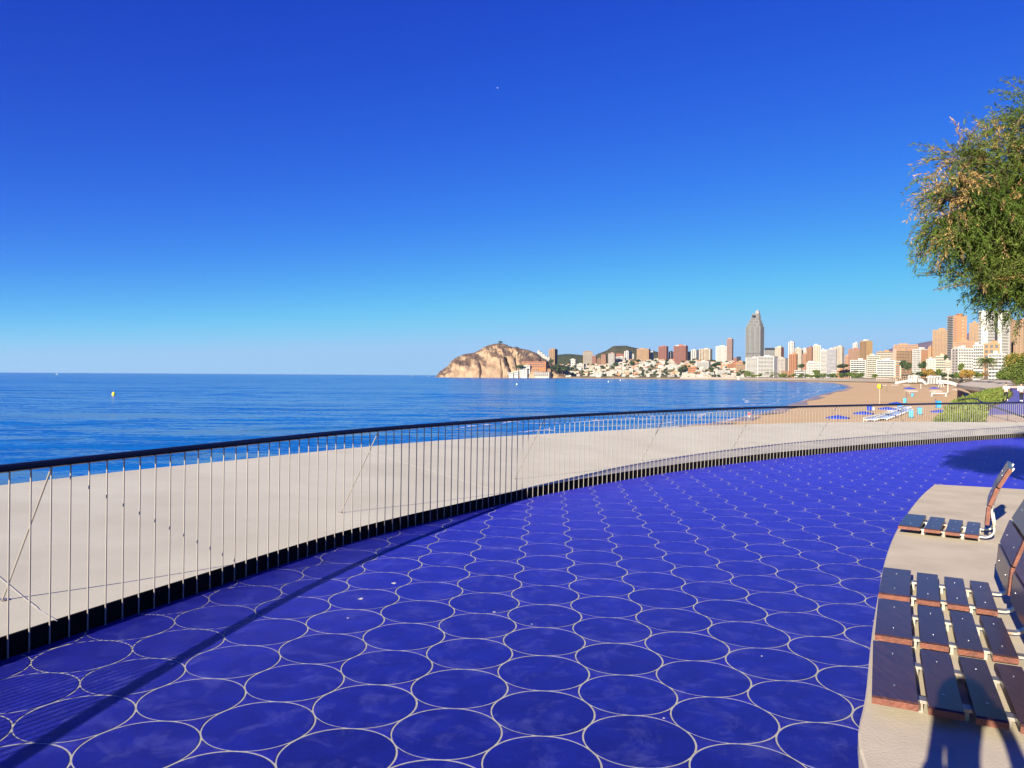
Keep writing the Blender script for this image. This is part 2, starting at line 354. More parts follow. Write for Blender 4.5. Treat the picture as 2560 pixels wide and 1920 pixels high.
def ribbon(P, wd, z):
    vs = []
    for i, p in enumerate(P):
        t = (P[min(i+1, len(P)-1)]-P[max(i-1, 0)]).normalized(); nn = Vector((t.y, -t.x, 0)); e = math.sin(PI*(i+.2)/(len(P)-.6))
        ww = wd*max(.05, e)*(.7+.3*math.sin(i*1.9))
        vs += [p-nn*ww, p+nn*ww*.2]
    b.add([(v.x, v.y, z) for v in vs], [(2*i, 2*i+1, 2*i+3, 2*i+2) for i in range(len(P)-1)])
near = [p for p in WLs if 60 < p.y < 900 and p.x > 4]
for off, wd in ((-.8, 1.6), (-9, 2.2), (-20, 1.6)):
    P = catmull([p+nrm_s[WLs.index(p)].normalized()*(off*(1+.25*math.sin(i*.8))) for i, p in enumerate(near)], 5)
    k = 0
    while k < len(P)-14:
        ln = rnd.randint(12, 60); ribbon(P[k:k+ln], wd*rnd.uniform(.6, 1.4), SEA+.06+.004*rnd.random()); k += ln+rnd.randint(2, 20)
for px, py, wd, l in ((1275, 1057, 1.2, 60), (1345, 1079, 1.2, 130), (1520, 1052, 2.2, 260), (1900, 989, 1.6, 70), (1905, 980, 1.4, 90), (1960, 980, 1.2, 110),
                      (2000, 971, 1.4, 70), (2060, 967, 1.2, 50), (2030, 985, 1.3, 60), (1990, 993, 1.0, 60), (1870, 1014, 1.6, 180), (2040, 962, 1.2, 60), (2095, 967, 1.0, 50)):
    P = [onz(px-l/2+l*i/8, py+1.5*math.sin(i)-.04*l*(i/8-.5), SEA) for i in range(9)]
    ribbon(catmull(P, 3), wd, SEA+.08)
tag(b.obj('sea_foam', FOAM), kind='stuff')
# small rolling waves near the shore: real swells
WAVE = sea_mat(); b = MB()
for px, py, l, hh, wd in ((1680, 1010, 90, .22, 1.8), (1760, 1012, 50, .18, 1.5), (1600, 1030, 150, .20, 1.6), (1275, 1060, 120, .32, 1.3), (1520, 1055, 300, .25, 1.5), (900, 1105, 200, .15, 1.5),
                          (300, 1140, 420, .3, 1.8), (1880, 985, 90, .4, 2.2), (1960, 978, 120, .35, 2.4), (1870, 1017, 200, .3, 1.6), (60, 1100, 300, .2, 1.6), (560, 1095, 340, .2, 1.7), (760, 1070, 300, .2, 2), (200, 1060, 300, .22, 2)):
    P = [onz(px-l/2+l*i/14, py-.03*l*(i/14-.5), SEA) for i in range(15)]; vs = []
    for i, p in enumerate(P):
        e = math.sin(PI*i/14)**.7
        for dy, z in ((-wd, 0), (-wd*.35, .55), (0, 1), (wd*.5, .6), (wd*1.6, 0)): vs.append((p.x, p.y+dy*1.0, SEA+.012+hh*.55*e*z))
    b.add(vs, [(i*5+j, (i+1)*5+j, (i+1)*5+j+1, i*5+j+1) for i in range(14) for j in range(4)], 0, True)
tag(b.obj('breaking_waves', WAVE), kind='stuff')

# town ground: rises from the back of the beach
PXs = [1100, 1290, 1390, 1480, 1600, 1700, 1840, 1970, 2068, 2150, 2240, 2392, 2470, 2560, 2700]
YIs = [3060, 2965, 2925, 2800, 2605, 2410, 2115, 1680, 1420, 1250, 1065, 720, 640, 600, 560]
PXr = [1100, 1290, 1380, 1480, 1560, 1650, 1740, 1830, 1900, 2000, 2560, 2700]
PYr = [941, 940, 915, 915, 905, 902, 905, 910, 930, 937, 938, 938]
def hor(px): return 939 + .0064*(px-1280)
def ground(px, Y):
    yi = interp(px, PXs, YIs); t = Y-yi
    zr = EYE + (hor(px)-interp(px, PXr, PYr))/F*(yi+420)
    if t <= 0: return -3.5
    if t < 25: return -3.5+(t/25)*3.3
    s = min(1, (t-25)/395); s = s*s*(3-2*s)
    return -.2+(zr+.2)*s
b = MB(); ts = [-2, 0, 8, 25, 80, 140, 200, 260, 330, 420, 700, 1200, 2200]; cols = list(range(1290, 2721, 22)); n = len(ts); vs = []
for px in cols:
    yi = interp(px, PXs, YIs)
    for k, t in enumerate(ts):
        z = ground(px, yi+t) if k else -6.0
        x = (px-1280)/F*(yi+t); vs.append((x, yi+t, z + (rnd.uniform(-1.5, 1.5) if 3 < k < 9 else 0)))
b.add(vs, [(i*n+j, (i+1)*n+j, (i+1)*n+j+1, i*n+j+1) for i in range(len(cols)-1) for j in range(n-1)], 0, True)
M['ground'] = mat('dry_hillside', (.20, .15, .09), (.07, .075, .03), rough=.95, spec=.1, scale=.02, lo=.35, hi=.65, detail=9)
tag(b.obj('town_ground', M['ground']), kind='structure')

from mathutils import noise as mnoise
def e_(u, front, steep): return math.sin(min(1, u/front)*PI/2)**steep
def hill(name, sil, Y, depth, base_z, mats, rough=6.0, steep=1.0, front=.35, nd=34, step=4, seed=0, ridge=0.0, caves=()):
    xs = [p[0] for p in sil]; ys = [p[1] for p in sil]; b = MB(); px = xs[0]; cols = []
    while px <= xs[-1]: cols.append(px); px += step
    vs = []
    for ci, px in enumerate(cols):
        top = interp(px, xs, ys)
        for j in range(nd):
            u = j/(nd-1); yy = Y + depth*(u-front)
            zt = EYE+(hor(px)-top)/F*Y
            e = (u/front) if u < front else 1-(u-front)/(1-front)
            e = max(0, min(1, e)); e = math.sin(e*PI/2)**steep if u < front else (e*e*(3-2*e))
            X = (px-1280)/F*Y*1.0
            nz = mnoise.fractal(Vector((X/70+seed, yy/70, seed)), 1.0, 2.0, 5)
            rg = (mnoise.fractal(Vector((X/48+seed, (zt-base_z)*e_(u, front, steep)/34+.004*X, 3+seed)), .8, 2.1, 6)+.6*mnoise.noise(Vector((X/90, 1.7, (zt-base_z)*e_(u, front, steep)/70)))) if ridge else 0
            hgt = max(0, zt-base_z)
            k = math.sin(PI*min(1, max(0, u/front)))
            z = base_z + hgt*e + (nz*rough*min(1, hgt/30)*(.35+.65*k)) if u < front else base_z + hgt*e + nz*rough*.5*min(1, hgt/30)*(1-e)*2
            for cpx, ct, cb_, hw_, dp_ in caves:
                pyv = hor(px)-(z-EYE)/Y*F
                if ct-3 < pyv < cb_+3: yy += dp_*math.exp(-((px-cpx-(pyv-ct)*.25)/hw_)**2)*min(1, max(0, (pyv-ct+3)/4))
            vs.append((X + nz*rough*.4*k, yy + (nz*rough*1.2+rg*ridge)*k, max(base_z-2, z) if 0 < j < nd-1 else base_z-4))
    n = nd
    b.add(vs, [(i*n+j, (i+1)*n+j, (i+1)*n+j+1, i*n+j+1) for i in range(len(cols)-1) for j in range(n-1)], 0, True)
    return tag(b.obj(name, mats), kind='structure')
def rock_mat(name, rock, rock2, scrub, scrub_amt, sc=.018):
    m = bpy.data.materials.new(name); m.use_nodes = True; t = m.node_tree; N = t.nodes; L = t.links
    p = N['Principled BSDF']; p.inputs['Roughness'].default_value = .95; p.inputs['Specular IOR Level'].default_value = .1
    g = N.new('ShaderNodeNewGeometry')
    def nz(s, d, st=(1, 1, 1)):
        mp = N.new('ShaderNodeMapping'); mp.inputs['Scale'].default_value = st; L.new(g.outputs['Position'], mp.inputs[0])
        q = N.new('ShaderNodeTexNoise'); q.inputs['Scale'].default_value = s; q.inputs['Detail'].default_value = d; q.inputs['Roughness'].default_value = .65
        L.new(mp.outputs[0], q.inputs['Vector']); return q.outputs['Fac']
    a = N.new('ShaderNodeMix'); a.data_type = 'RGBA'; a.inputs['A'].default_value = (*rock, 1); a.inputs['B'].default_value = (*rock2, 1)
    r0 = N.new('ShaderNodeMapRange'); r0.inputs['From Min'].default_value = .38; r0.inputs['From Max'].default_value = .62; L.new(nz(.035, 9, (1, 1, .8)), r0.inputs['Value'])
    L.new(r0.outputs[0], a.inputs['Factor'])
    sep = N.new('ShaderNodeSeparateXYZ'); L.new(g.outputs['Normal'], sep.inputs[0])
    sl = N.new('ShaderNodeMath'); sl.operation = 'MULTIPLY_ADD'; sl.inputs[1].default_value = .55; L.new(sep.outputs['Z'], sl.inputs[0]); L.new(nz(sc, 9), sl.inputs[2])
    r = N.new('ShaderNodeMapRange'); r.inputs['From Min'].default_value = 1.02-scrub_amt; r.inputs['From Max'].default_value = 1.10-scrub_amt; L.new(sl.outputs[0], r.inputs['Value'])
    c = N.new('ShaderNodeMix'); c.data_type = 'RGBA'; L.new(r.outputs[0], c.inputs['Factor']); L.new(a.outputs['Result'], c.inputs['A'])
    v = N.new('ShaderNodeMix'); v.data_type = 'RGBA'; v.inputs['A'].default_value = (*scrub, 1); v.inputs['B'].default_value = (scrub[0]*2.2, scrub[1]*1.7, scrub[2]*1.8, 1)
    r3 = N.new('ShaderNodeMapRange'); r3.inputs['From Min'].default_value = .4; r3.inputs['From Max'].default_value = .6; L.new(nz(.12, 4), r3.inputs['Value'])
    L.new(r3.outputs[0], v.inputs['Factor']); L.new(v.outputs['Result'], c.inputs['B']); L.new(c.outputs['Result'], p.inputs['Base Color'])
    bp = N.new('ShaderNodeBump'); bp.inputs['Distance'].default_value = 5; bp.inputs['Strength'].default_value = .9; L.new(nz(.10, 7, (1, 1, .8)), bp.inputs['Height']); L.new(bp.outputs[0], p.inputs['Normal'])
    return m
K1 = 440/2212
SIL = [(185, 612), (215, 548), (300, 482), (340, 432), (440, 362), (510, 327), (620, 312), (720, 267), (800, 228), (870, 203), (950, 200), (1000, 212), (1060, 235), (1160, 247), (1280, 272), (1340, 290), (1420, 318), (1480, 365), (1550, 405), (1640, 470), (1760, 540), (1900, 600)]
hill('headland_hill', [(1060+x*K1, 820+y*K1) for x, y in SIL], 3080, 520, SEA, rock_mat('headland_rock', (.36, .26, .165), (.20, .135, .085), (.075, .058, .038), .15), rough=13, steep=.62, step=1.2, nd=56, front=.34, ridge=30, caves=((1265, 897, 915, 3.2, 55), (1272, 912, 926, 2.4, 35), (1202, 908, 925, 2.2, 30), (1287, 900, 922, 1.8, 22), (1252, 905, 930, 1.6, 18)))
hill('pine_ridge', [(1370, 915), (1385, 892), (1394, 887), (1412, 885), (1425, 885), (1440, 887), (1462, 889), (1485, 893), (1500, 910)], 3900, 420, -3, rock_mat('pine_ridge_scrub', (.11, .09, .06), (.07, .06, .04), (.022, .030, .014), .52), rough=5, step=3)
K2 = 420/2212
hill('scrub_hill', [(1470, 915), (1480+60*K2, 820+345*K2), (1480+180*K2, 820+300*K2), (1480+280*K2, 820+236*K2), (1480+440*K2, 820+232*K2), (1480+560*K2, 820+265*K2), (1480+640*K2, 820+278*K2), (1480+800*K2, 820+300*K2), (1480+880*K2, 820+320*K2), (1665, 900), (1680, 925)], 3800, 560, -3, rock_mat('scrub_hill_earth', (.20, .14, .085), (.15, .105, .06), (.030, .034, .017), .34, .05), rough=6, step=2.5, nd=40)
K4 = 400/2074
hill('far_mountain', [(2150, 935), (2200, 890), (2160+330*K4, 760+612*K4), (2160+400*K4, 760+570*K4), (2160+520*K4, 760+555*K4), (2160+690*K4, 760+540*K4), (2160+770*K4, 760+497*K4), (2160+890*K4, 760+480*K4), (2360, 855), (2418, 836), (2440, 850), (2520, 870), (2600, 895)], 5600, 1500, -3, rock_mat('far_mountain_hazed_rock', (.15, .11, .13), (.11, .09, .11), (.075, .065, .08), .30, .004), rough=40, step=4)  # violet distance haze is put into the rock and scrub colours

# ------------------------------------------------------------------ our terrace (local frame, tilted 0.6 deg)
ZC = .125                                            # top of the pale deck above the tiles
def lz(px, py, z): return onz(px, py, z, ROLL_L)
KT = [(0, 1589), (163, 1540), (321, 1493), (480, 1445), (640, 1395), (777, 1349), (880, 1320), (984, 1294), (1121, 1267), (1241, 1237), (1400, 1206), (1485, 1192.5),
      (1648, 1166.5), (1851, 1141), (1960, 1129.5), (2100, 1117), (2177, 1110), (2367, 1095), (2560, 1083)]
KL = [lz(x, y, ZC) for x, y in KT]
pre = [Vector(p) for p in ((-3.97, -3.6, 0), (-3.95, -2.2, 0), (-3.88, -.8, 0), (-3.77, .53, 0), (-3.62, 1.32, 0), (-3.39, 2.49, 0), (-3.2, 3.3, 0))]
d1 = (KL[-1]-KL[-3]).normalized(); post = [KL[-1]+(d1+Vector((.10, -.10, 0))*i).normalized()*2.2*i for i in range(1, 5)]
KERB = resample(catmull(smoothed(resample(catmull(pre+KL+post, 10), .5), 6), 6), .13)
for p in KERB: p.z = 0
def kerb_dist(x, y):                                  # >0 on our side (right / near)
    best = 1e9; sgn = 1
    for i in range(0, len(KERB)-1, 2):
        a = KERB[i]; dx, dy = x-a.x, y-a.y; q = dx*dx+dy*dy
        if q < best:
            best = q; bq = KERB[min(i+2, len(KERB)-1)]; sgn = 1 if (bq.x-a.x)*dy-(bq.y-a.y)*dx < 0 else -1
    return sgn*math.sqrt(best)
def knorm(i):
    a = KERB[max(i-1, 0)]; c = KERB[min(i+1, len(KERB)-1)]; t = (c-a).normalized(); return t, Vector((t.y, -t.x, 0))

# floor: grout bed with the round tiles and the concave filler tiles laid in it
GX, GY = .178541, 3.76494; D = .508802; ANG = .0485937
E1 = Vector((D*math.sin(ANG), D*math.cos(ANG), 0)); E2 = Vector((D*math.sin(ANG+PI/3), D*math.cos(ANG+PI/3), 0)); O0 = Vector((GX, GY, 0))
b = MB()
near_poly = [(p.x+.05, p.y) for p in KERB]
GZ = -.0018
poly = [(p.x, p.y, GZ) for p in KERB] + [(34, 20, GZ), (34, -8, GZ), (-12, -8, GZ), (KERB[0].x, -8, GZ)]
bm = bmesh.new(); vv = [bm.verts.new(p) for p in poly]; fc = bm.faces.new(vv)
if fc.normal.z < 0: fc.normal_flip()
bmesh.ops.triangulate(bm, faces=[fc]); me = bpy.data.meshes.new('promenade_floor'); bm.to_mesh(me); bm.free(); me.materials.append(M['grout'])
floor = put(inst('promenade_floor', me)); tag(floor, kind='structure')
RD = D/2-.0044
def disc_geo(mb, c, jz=0.0, n=44):
    vs = [(c[0]+(RD-.002)*math.cos(2*PI*i/n), c[1]+(RD-.002)*math.sin(2*PI*i/n), c[2]+jz) for i in range(n)]
    vs += [(c[0]+RD*math.cos(2*PI*i/n), c[1]+RD*math.sin(2*PI*i/n), c[2]-.0013+jz) for i in range(n)]
    vs += [(c[0]+RD*math.cos(2*PI*i/n), c[1]+RD*math.sin(2*PI*i/n), c[2]-.007+jz) for i in range(n)]
    mb.add(vs, [tuple(range(n))] + [(k*n+n+i, k*n+n+(i+1) % n, k*n+(i+1) % n, k*n+i) for k in (0, 1) for i in range(n)], 0)
RA = D/2+.0046
mb = MB(); disc_geo(mb, (0, 0, 0)); DISC = mb.mesh('round_tile', M['tile'])
# orient check of filler triangles is done through the lattice: centroid of (O, E1, E2) and of (E1, E2, E1+E2)
def in_view(p): return p.y > .9 and abs(p.x/p.y) < .78 and p.y < 27
discs = []; tris = []
for i in range(-60, 70):
    for j in range(-50, 70):
        c = O0+E2*i+E1*j
        if c.y < -3 or c.y > 25 or c.x > 19 or c.x < -9: continue
        for kind, p in (('d', c), ('u', c+(E1+E2)/3), ('v', c+(E1+E2)*2/3)):
            if kerb_dist(p.x, p.y) < (-.3 if kind == 'd' else -.2): continue
            (discs if kind == 'd' else tris).append((kind, p))
key = lambda t: (0 if in_view(t[1]) else 1, t[1].length)
discs.sort(key=key); tris.sort(key=key)
def tri_mesh(kind):
    mb = MB(); ps = [Vector((0, 0, 0)), E1, E2] if kind == 'u' else [E1, E2, E1+E2]
    C0 = (ps[0]+ps[1]+ps[2])/3; build_tri(mb, [p-C0 for p in ps], Vector((0, 0, 0))); return mb
def build_tri(mb, cs, C0, n=7, jz=0.0):
    cs = sorted(cs, key=lambda c: math.atan2(c.y-C0.y, c.x-C0.x)); ring = []
    half = PI/6-math.acos(min(1, (D/2)/RA))
    for c in cs:
        base = math.atan2(C0.y-c.y, C0.x-c.x)
        for i in range(n+1):
            q = base+half*(1-2*i/n); ring.append((c.x+RA*math.cos(q), c.y+RA*math.sin(q)))
    m = len(ring)
    vs = [(x+(C0.x-x)*.016, y+(C0.y-y)*.016, C0.z+jz) for x, y in ring] + [(x, y, C0.z-.0013+jz) for x, y in ring] + [(x, y, C0.z-.007+jz) for x, y in ring] + [(C0.x, C0.y, C0.z+jz)]
    mb.add(vs, [(i, (i+1) % m, 3*m) for i in range(m)] + [(k*m+m+i, k*m+m+(i+1) % m, k*m+(i+1) % m, k*m+i) for k in (0, 1) for i in range(m)], 0)
TRI = {k: tri_mesh(k).mesh('filler_tile', M['tile2']) for k in 'uv'}
for kind, p in discs[:300]:
    o = inst('round_tile', DISC, floor, loc=(p.x, p.y, rnd.uniform(-.0004, .0005)))
    o.rotation_euler = (rnd.uniform(-.001, .001), rnd.uniform(-.001, .001), rnd.uniform(0, 6.28))
for kind, p in tris[:300]:
    o = inst('filler_tile', TRI[kind], floor, loc=(p.x, p.y, rnd.uniform(-.0004, .0003)))
mb = MB()
for kind, p in discs[300:]: disc_geo(mb, p, rnd.uniform(-.0004, .0005), 26)
tag(mb.obj('round_tiles_further_out', M['tile_far'], floor), kind='stuff')
mb = MB()
for kind, p in tris[300:]:
    ps = [Vector((0, 0, 0)), E1, E2] if kind == 'u' else [E1, E2, E1+E2]; C0 = (ps[0]+ps[1]+ps[2])/3
    build_tri(mb, [q-C0+p for q in ps], p, 4, rnd.uniform(-.0004, .0003))
tag(mb.obj('filler_tiles_further_out', M['tile2_far'], floor), kind='stuff')

# bird droppings and grit on the tiles
mb = MB()
for px_, py_, sz in ((985, 1458, .026), (902, 1497, .024), (1235, 1530, .015), (1660, 1795, .009), (870, 1545, .010), (1905, 1640, .008), (430, 1660, .012), (1330, 1560, .007)):
    p = lz(px_, py_, .0012); n_ = 9
    mb.add([(p.x+sz*rnd.uniform(.4, 1)*math.cos(2*PI*i/n_), p.y+sz*rnd.uniform(.4, 1)*1.3*math.sin(2*PI*i/n_), .0014) for i in range(n_)]+[(p.x, p.y, .0026)], [(i, (i+1) % n_, n_) for i in range(n_)])
tag(mb.obj('bird_droppings', M['joint'], floor), kind='stuff')
# pale concrete deck beyond the railing
OUT = [(0, 1213), (222, 1187), (344, 1174), (461, 1161), (600, 1151), (640, 1145), (874, 1118), (984, 1110.6), (1155, 1097), (1200, 1092), (1400, 1084), (1566, 1073.6), (1770, 1063), (1960, 1057), (2100, 1055), (2169, 1054.6)]
def deck_z(x, y): return ZC + .085*max(0.0, min(5.5, abs(kerb_dist(x, y))-.25))   # the shell rises gently towards its lip
def lip(px, py):
    z = ZC
    for _ in range(8): p = lz(px, py, z); z = z*.4+.6*deck_z(p.x, p.y)
    p = lz(px, py, z); return p
OL = [lip(x, y) for x, y in OUT]
OL = [OL[0]+(OL[0]-OL[1]).normalized()*k for k in (14, 7)] + OL
OLE = [lip(2331, 1054.6), lip(2560, 1056)]; OLE.append(OLE[-1]+Vector((9, -2, 0)))
OL = smoothed(catmull(smoothed(OL, 2), 5), 3)
def even(P, n):
    L = [0.0]
    for a, b in zip(P, P[1:]): L.append(L[-1]+(b-a).length)
    out = []; j = 0
    for i in range(n):
        t = L[-1]*i/(n-1)
        while j < len(L)-2 and L[j+1] < t: j += 1
        out.append(P[j].lerp(P[j+1], (t-L[j])/max(1e-9, L[j+1]-L[j])))
    return out
NA, NR = 110, 12
ka = even([p for p in KERB if p.y > -3], NA); oa = even(OL+OLE, NA)
vs = []; b = MB()
for i in range(NA):
    for j in range(NR+1):
        p = ka[i].lerp(oa[i], j/NR); z = deck_z(p.x, p.y) if 0 < j < NR else (ZC if j == 0 else oa[i].z); vs.append((p.x, p.y, z))
b.add(vs, [(i*(NR+1)+j, (i+1)*(NR+1)+j, (i+1)*(NR+1)+j+1, i*(NR+1)+j+1) for i in range(NA-1) for j in range(NR)], 0, True)
lo = len(b.v); vs2 = [(p.x, p.y, p.z-.28) for p in oa]; vs3 = [(p.x, p.y, -.25) for p in ka]
b.add([tuple(p) for p in oa]+vs2, [(i, NA+i, NA+i+1, i+1) for i in range(NA-1)], 0, False)
b.add(vs3+vs2, [(i, i+1, NA+i+1, NA+i) for i in range(NA-1)], 0, False)
b.add([(p.x, p.y, ZC) for p in ka]+vs3, [(i, i+1, NA+i+1, NA+i) for i in range(NA-1)], 0, False)
deck = put(b.obj('concrete_deck', M['deck'])); tag(deck, kind='structure')
bm = bmesh.new(); bm.from_mesh(deck.data); bmesh.ops.recalc_face_normals(bm, faces=bm.faces[:]); bm.to_mesh(deck.data); bm.free()
# wall under the deck, set back from its lip
b = MB(); P = smoothed(OL, 2); vs = []
for i, p in enumerate(P):
    a = P[max(i-1, 0)]; c = P[min(i+1, len(P)-1)]; t = (c-a).normalized(); nn = Vector((t.y, -t.x, 0))
    q = p+nn*1.1; q2 = p+nn*2.6; vs += [(q.x, q.y, p.z-.30), (q2.x, q2.y, -7)]
b.add(vs, [(2*i, 2*i+1, 2*i+3, 2*i+2) for i in range(len(P)-1)], 0, True)
put(tag(b.obj('deck_wall', M['deck']), kind='structure'))
# cast joints across the deck
b = MB()
for (x0, y0), (x1, y1), wd in (((25, 1466), (143, 1553), .006), ((885, 1117), (1250, 1228), .016), ((1560, 1078), (1900, 1128), .016)):
    p = lip(x0, y0+2); q = lz(x1, y1, ZC+.004); t = (q-p).normalized()
    if x0 == 25: p = p - t*3.5
    nn = Vector((t.y, -t.x, 0))*wd/2
    for k in range(16):
        u, v = p.lerp(q, k/16), p.lerp(q, (k+1)/16); u.z = deck_z(u.x, u.y)+.005; v.z = deck_z(v.x, v.y)+.005
        b.quad(u-nn, v-nn, v+nn, u+nn)
b.obj('deck_joint', M['joint'], deck)

# ------------------------------------------------------------------ railing
RH = 1.08
rail = empty('railing'); put(rail); tag(rail, 'long curved railing of thin steel balusters under a dark handrail', 'railing')
NI = [(i, *knorm(i)) for i in range(len(KERB))]
b = MB(); HP = []
pro = [(-.034, .0), (-.030, .014), (-.012, .024), (.012, .024), (.030, .014), (.034, 0), (.030, -.014), (.012, -.022), (-.012, -.022), (-.030, -.014)]
vs = []; n = len(pro); idx = NI[::2]
for i, t, nn in idx:
    c = KERB[i]+nn*.019+Vector((0, 0, RH))
    vs += [c+nn*u+Vector((0, 0, v)) for u, v in pro]
b.add(vs, [(k*n+j, k*n+(j+1) % n, (k+1)*n+(j+1) % n, (k+1)*n+j) for k in range(len(idx)-1) for j in range(n)], 0, False)
b.obj('handrail', M['rail'], rail)
b = MB(); vs = []
for i, t, nn in idx:
    c = KERB[i]; vs += [c+nn*.012+Vector((0, 0, -.006)), c+nn*.012+Vector((0, 0, ZC+.004)), c-nn*.004+Vector((0, 0, ZC+.004)), c-nn*.004+Vector((0, 0, -.006))]
b.add(vs, [(k*4+j, k*4+j+1, k*4+5+j, k*4+4+j) for k in range(len(idx)-1) for j in range(3)])
b.obj('kerb_plate', M['deck_face'], rail)
b = MB(); b.box((0, 0, (RH-.02)/2), (.010, .010, RH-.02)); BAL = b.mesh('baluster', M['steel'])
b = MB(); b.tube([(0, 0, 0), (0, 0, RH-.02)], .0055, 6); BAL = b.mesh('baluster', M['steel'])
cnt = 0
for i, t, nn in NI:
    p = KERB[i]+nn*.019
    if p.y < -2.5 or p.x > 17.5: continue
    o = inst('baluster', BAL, rail, loc=p, rz=math.atan2(t.y, t.x)); cnt += 1
# raking stays down to the deck
ST = [((877, 1280), (950, 1078)), ((1311, 1198), (1365, 1050)), ((1619, 1152), (1667, 1034)), ((1844, 1123), (1885, 1024)), ((2056, 1104), (2093, 1017)), ((2238, 1090), (2260, 1012)), ((-50, 1530), (112, 1168))]
for a, q in ST:
    i = min(range(len(KERB)), key=lambda k: abs(1280+F*(KERB[k].x/max(.3, KERB[k].y))-q[0]) if KERB[k].y > .5 else 1e9)
    t, nn = knorm(i); Tp = KERB[i]+nn*.02+Vector((0, 0, RH-.025)); A = KERB[i]-nn*.58+t*.14; A.z = deck_z(A.x, A.y)
    b = MB(); b.tube([A, Tp], .0065, 6); b.tube([A, A+Vector((0, 0, .006))], .03, 10); b.obj('stay', M['steel'], rail)

# ------------------------------------------------------------------ concrete seating plinth with bench seats
SZ = .38
PL = [(1.0, -1.2), (.93, .2), (.99, 1.3), (1.175, 2.515), (1.452, 3.094), (1.788, 3.77), (2.065, 4.306), (2.681, 5.474), (3.324, 6.595), (3.978, 7.643), (4.662, 8.695), (5.31, 9.619)]
PLs = smoothed(catmull([Vector((x, y, 0)) for x, y in PL], 5), 2)
far_edge = [Vector((5.803, 9.46, 0)), Vector((6.35, 9.24, 0)), Vector((6.9, 8.95, 0))]
inner = [Vector((5.9, 7.1, 0)), Vector((4.9, 5.2, 0)), Vector((3.95, 3.2, 0)), Vector((3.4, 1.0, 0)), Vector((3.3, -1.2, 0))]
ring = [(p.x, p.y) for p in PLs+far_edge+inner]
cx = sum(p[0] for p in ring)/len(ring); cy = sum(p[1] for p in ring)/len(ring)
b = MB()
def offset_ring(R, dd):
    out = []
    for i in range(len(R)):
        a = Vector(R[i-1]); c = Vector(R[(i+1) % len(R)]); t = (c-a); t = t.normalized() if t.length > 1e-6 else Vector((1, 0)); out.append((R[i][0]+t.y*dd, R[i][1]-t.x*dd))
    return out
r1 = offset_ring(ring, .008); r2 = offset_ring(ring, .55)
n = len(ring)
vs = [(x, y, SZ) for x, y in r1] + [(x, y, SZ-.008) for x, y in ring] + [(x, y, SZ-.075) for x, y in ring] + [(x, y, .0) for x, y in r2]
fs = [tuple(range(n))] + [(k*n+n+i, k*n+n+(i+1) % n, k*n+(i+1) % n, k*n+i) for k in range(3) for i in range(n)]
b.add(vs, fs)
me = b.mesh('slab', M['slab']); bm = bmesh.new(); bm.from_mesh(me); bmesh.ops.recalc_face_normals(bm, faces=bm.faces[:]); bmesh.ops.triangulate(bm, faces=[f for f in bm.faces if len(f.verts) > 4]); bm.to_mesh(me); bm.free()
plinth = empty('seating_plinth'); put(plinth); tag(plinth, 'low curved pale concrete plinth carrying the slatted wooden seats', 'plinth')
inst('slab', me, plinth)
b = MB()
for (x, y, ang) in ((1.93, 4.06, -.30), (3.62, 7.1, -.34)):
    a = Vector((x, y, SZ+.004)); t = Vector((math.cos(ang), math.sin(ang), 0)); e = Vector((-t.y, t.x, 0))*.004
    b.quad(a-e, a+t*2.3-e, a+t*2.3+e, a+e)
b.obj('joint', M['joint'], plinth)

def plank(parent, name, a, c, e, g, th, inward=Vector((0, 0, 1))):
    """a,c = outer long edge (near, far); e,g = inner long edge (near, far); bevelled board, end grain on both ends"""
    up = inward.normalized(); bv = .006
    cs = [a, e, g, c]; cen = (a+c+e+g)/4
    top = [p+(cen-p).normalized()*bv*1.4 for p in cs]; vs = [p for p in top] + [p-up*bv for p in cs] + [p-up*(th) for p in cs]
    mb = MB(); mb.add(vs, [(0, 1, 2, 3)], 0)
    for i in range(4):
        j = (i+1) % 4; m = 1 if i in (0, 2) else 0
        mb.add([vs[i], vs[j], vs[4+j], vs[4+i]], [(0, 3, 2, 1)], 0)
        mb.add([vs[4+i], vs[4+j], vs[8+j], vs[8+i]], [(0, 3, 2, 1)], m)
    mb.add([vs[8], vs[9], vs[10], vs[11]], [(0, 3, 2, 1)], 0)
    me = mb.mesh(name, [M['wood'], M['wood_end']])
    bm = bmesh.new(); bm.from_mesh(me); bmesh.ops.remove_doubles(bm, verts=bm.verts[:], dist=.0002); bmesh.ops.recalc_face_normals(bm, faces=bm.faces[:]); bm.to_mesh(me); bm.free()
    o = inst(name, me, parent)
    # two screws over each frame
    sm = MB()
    for u in (.22, .78):
        for v in (.5,):
            p = (a*(1-u)+c*u)*(1-v)+(e*(1-u)+g*u)*v
            sm.tube([p, p+up*.0015], .005, 8)
    sm.obj('screws', M['screw'], o)
    return o
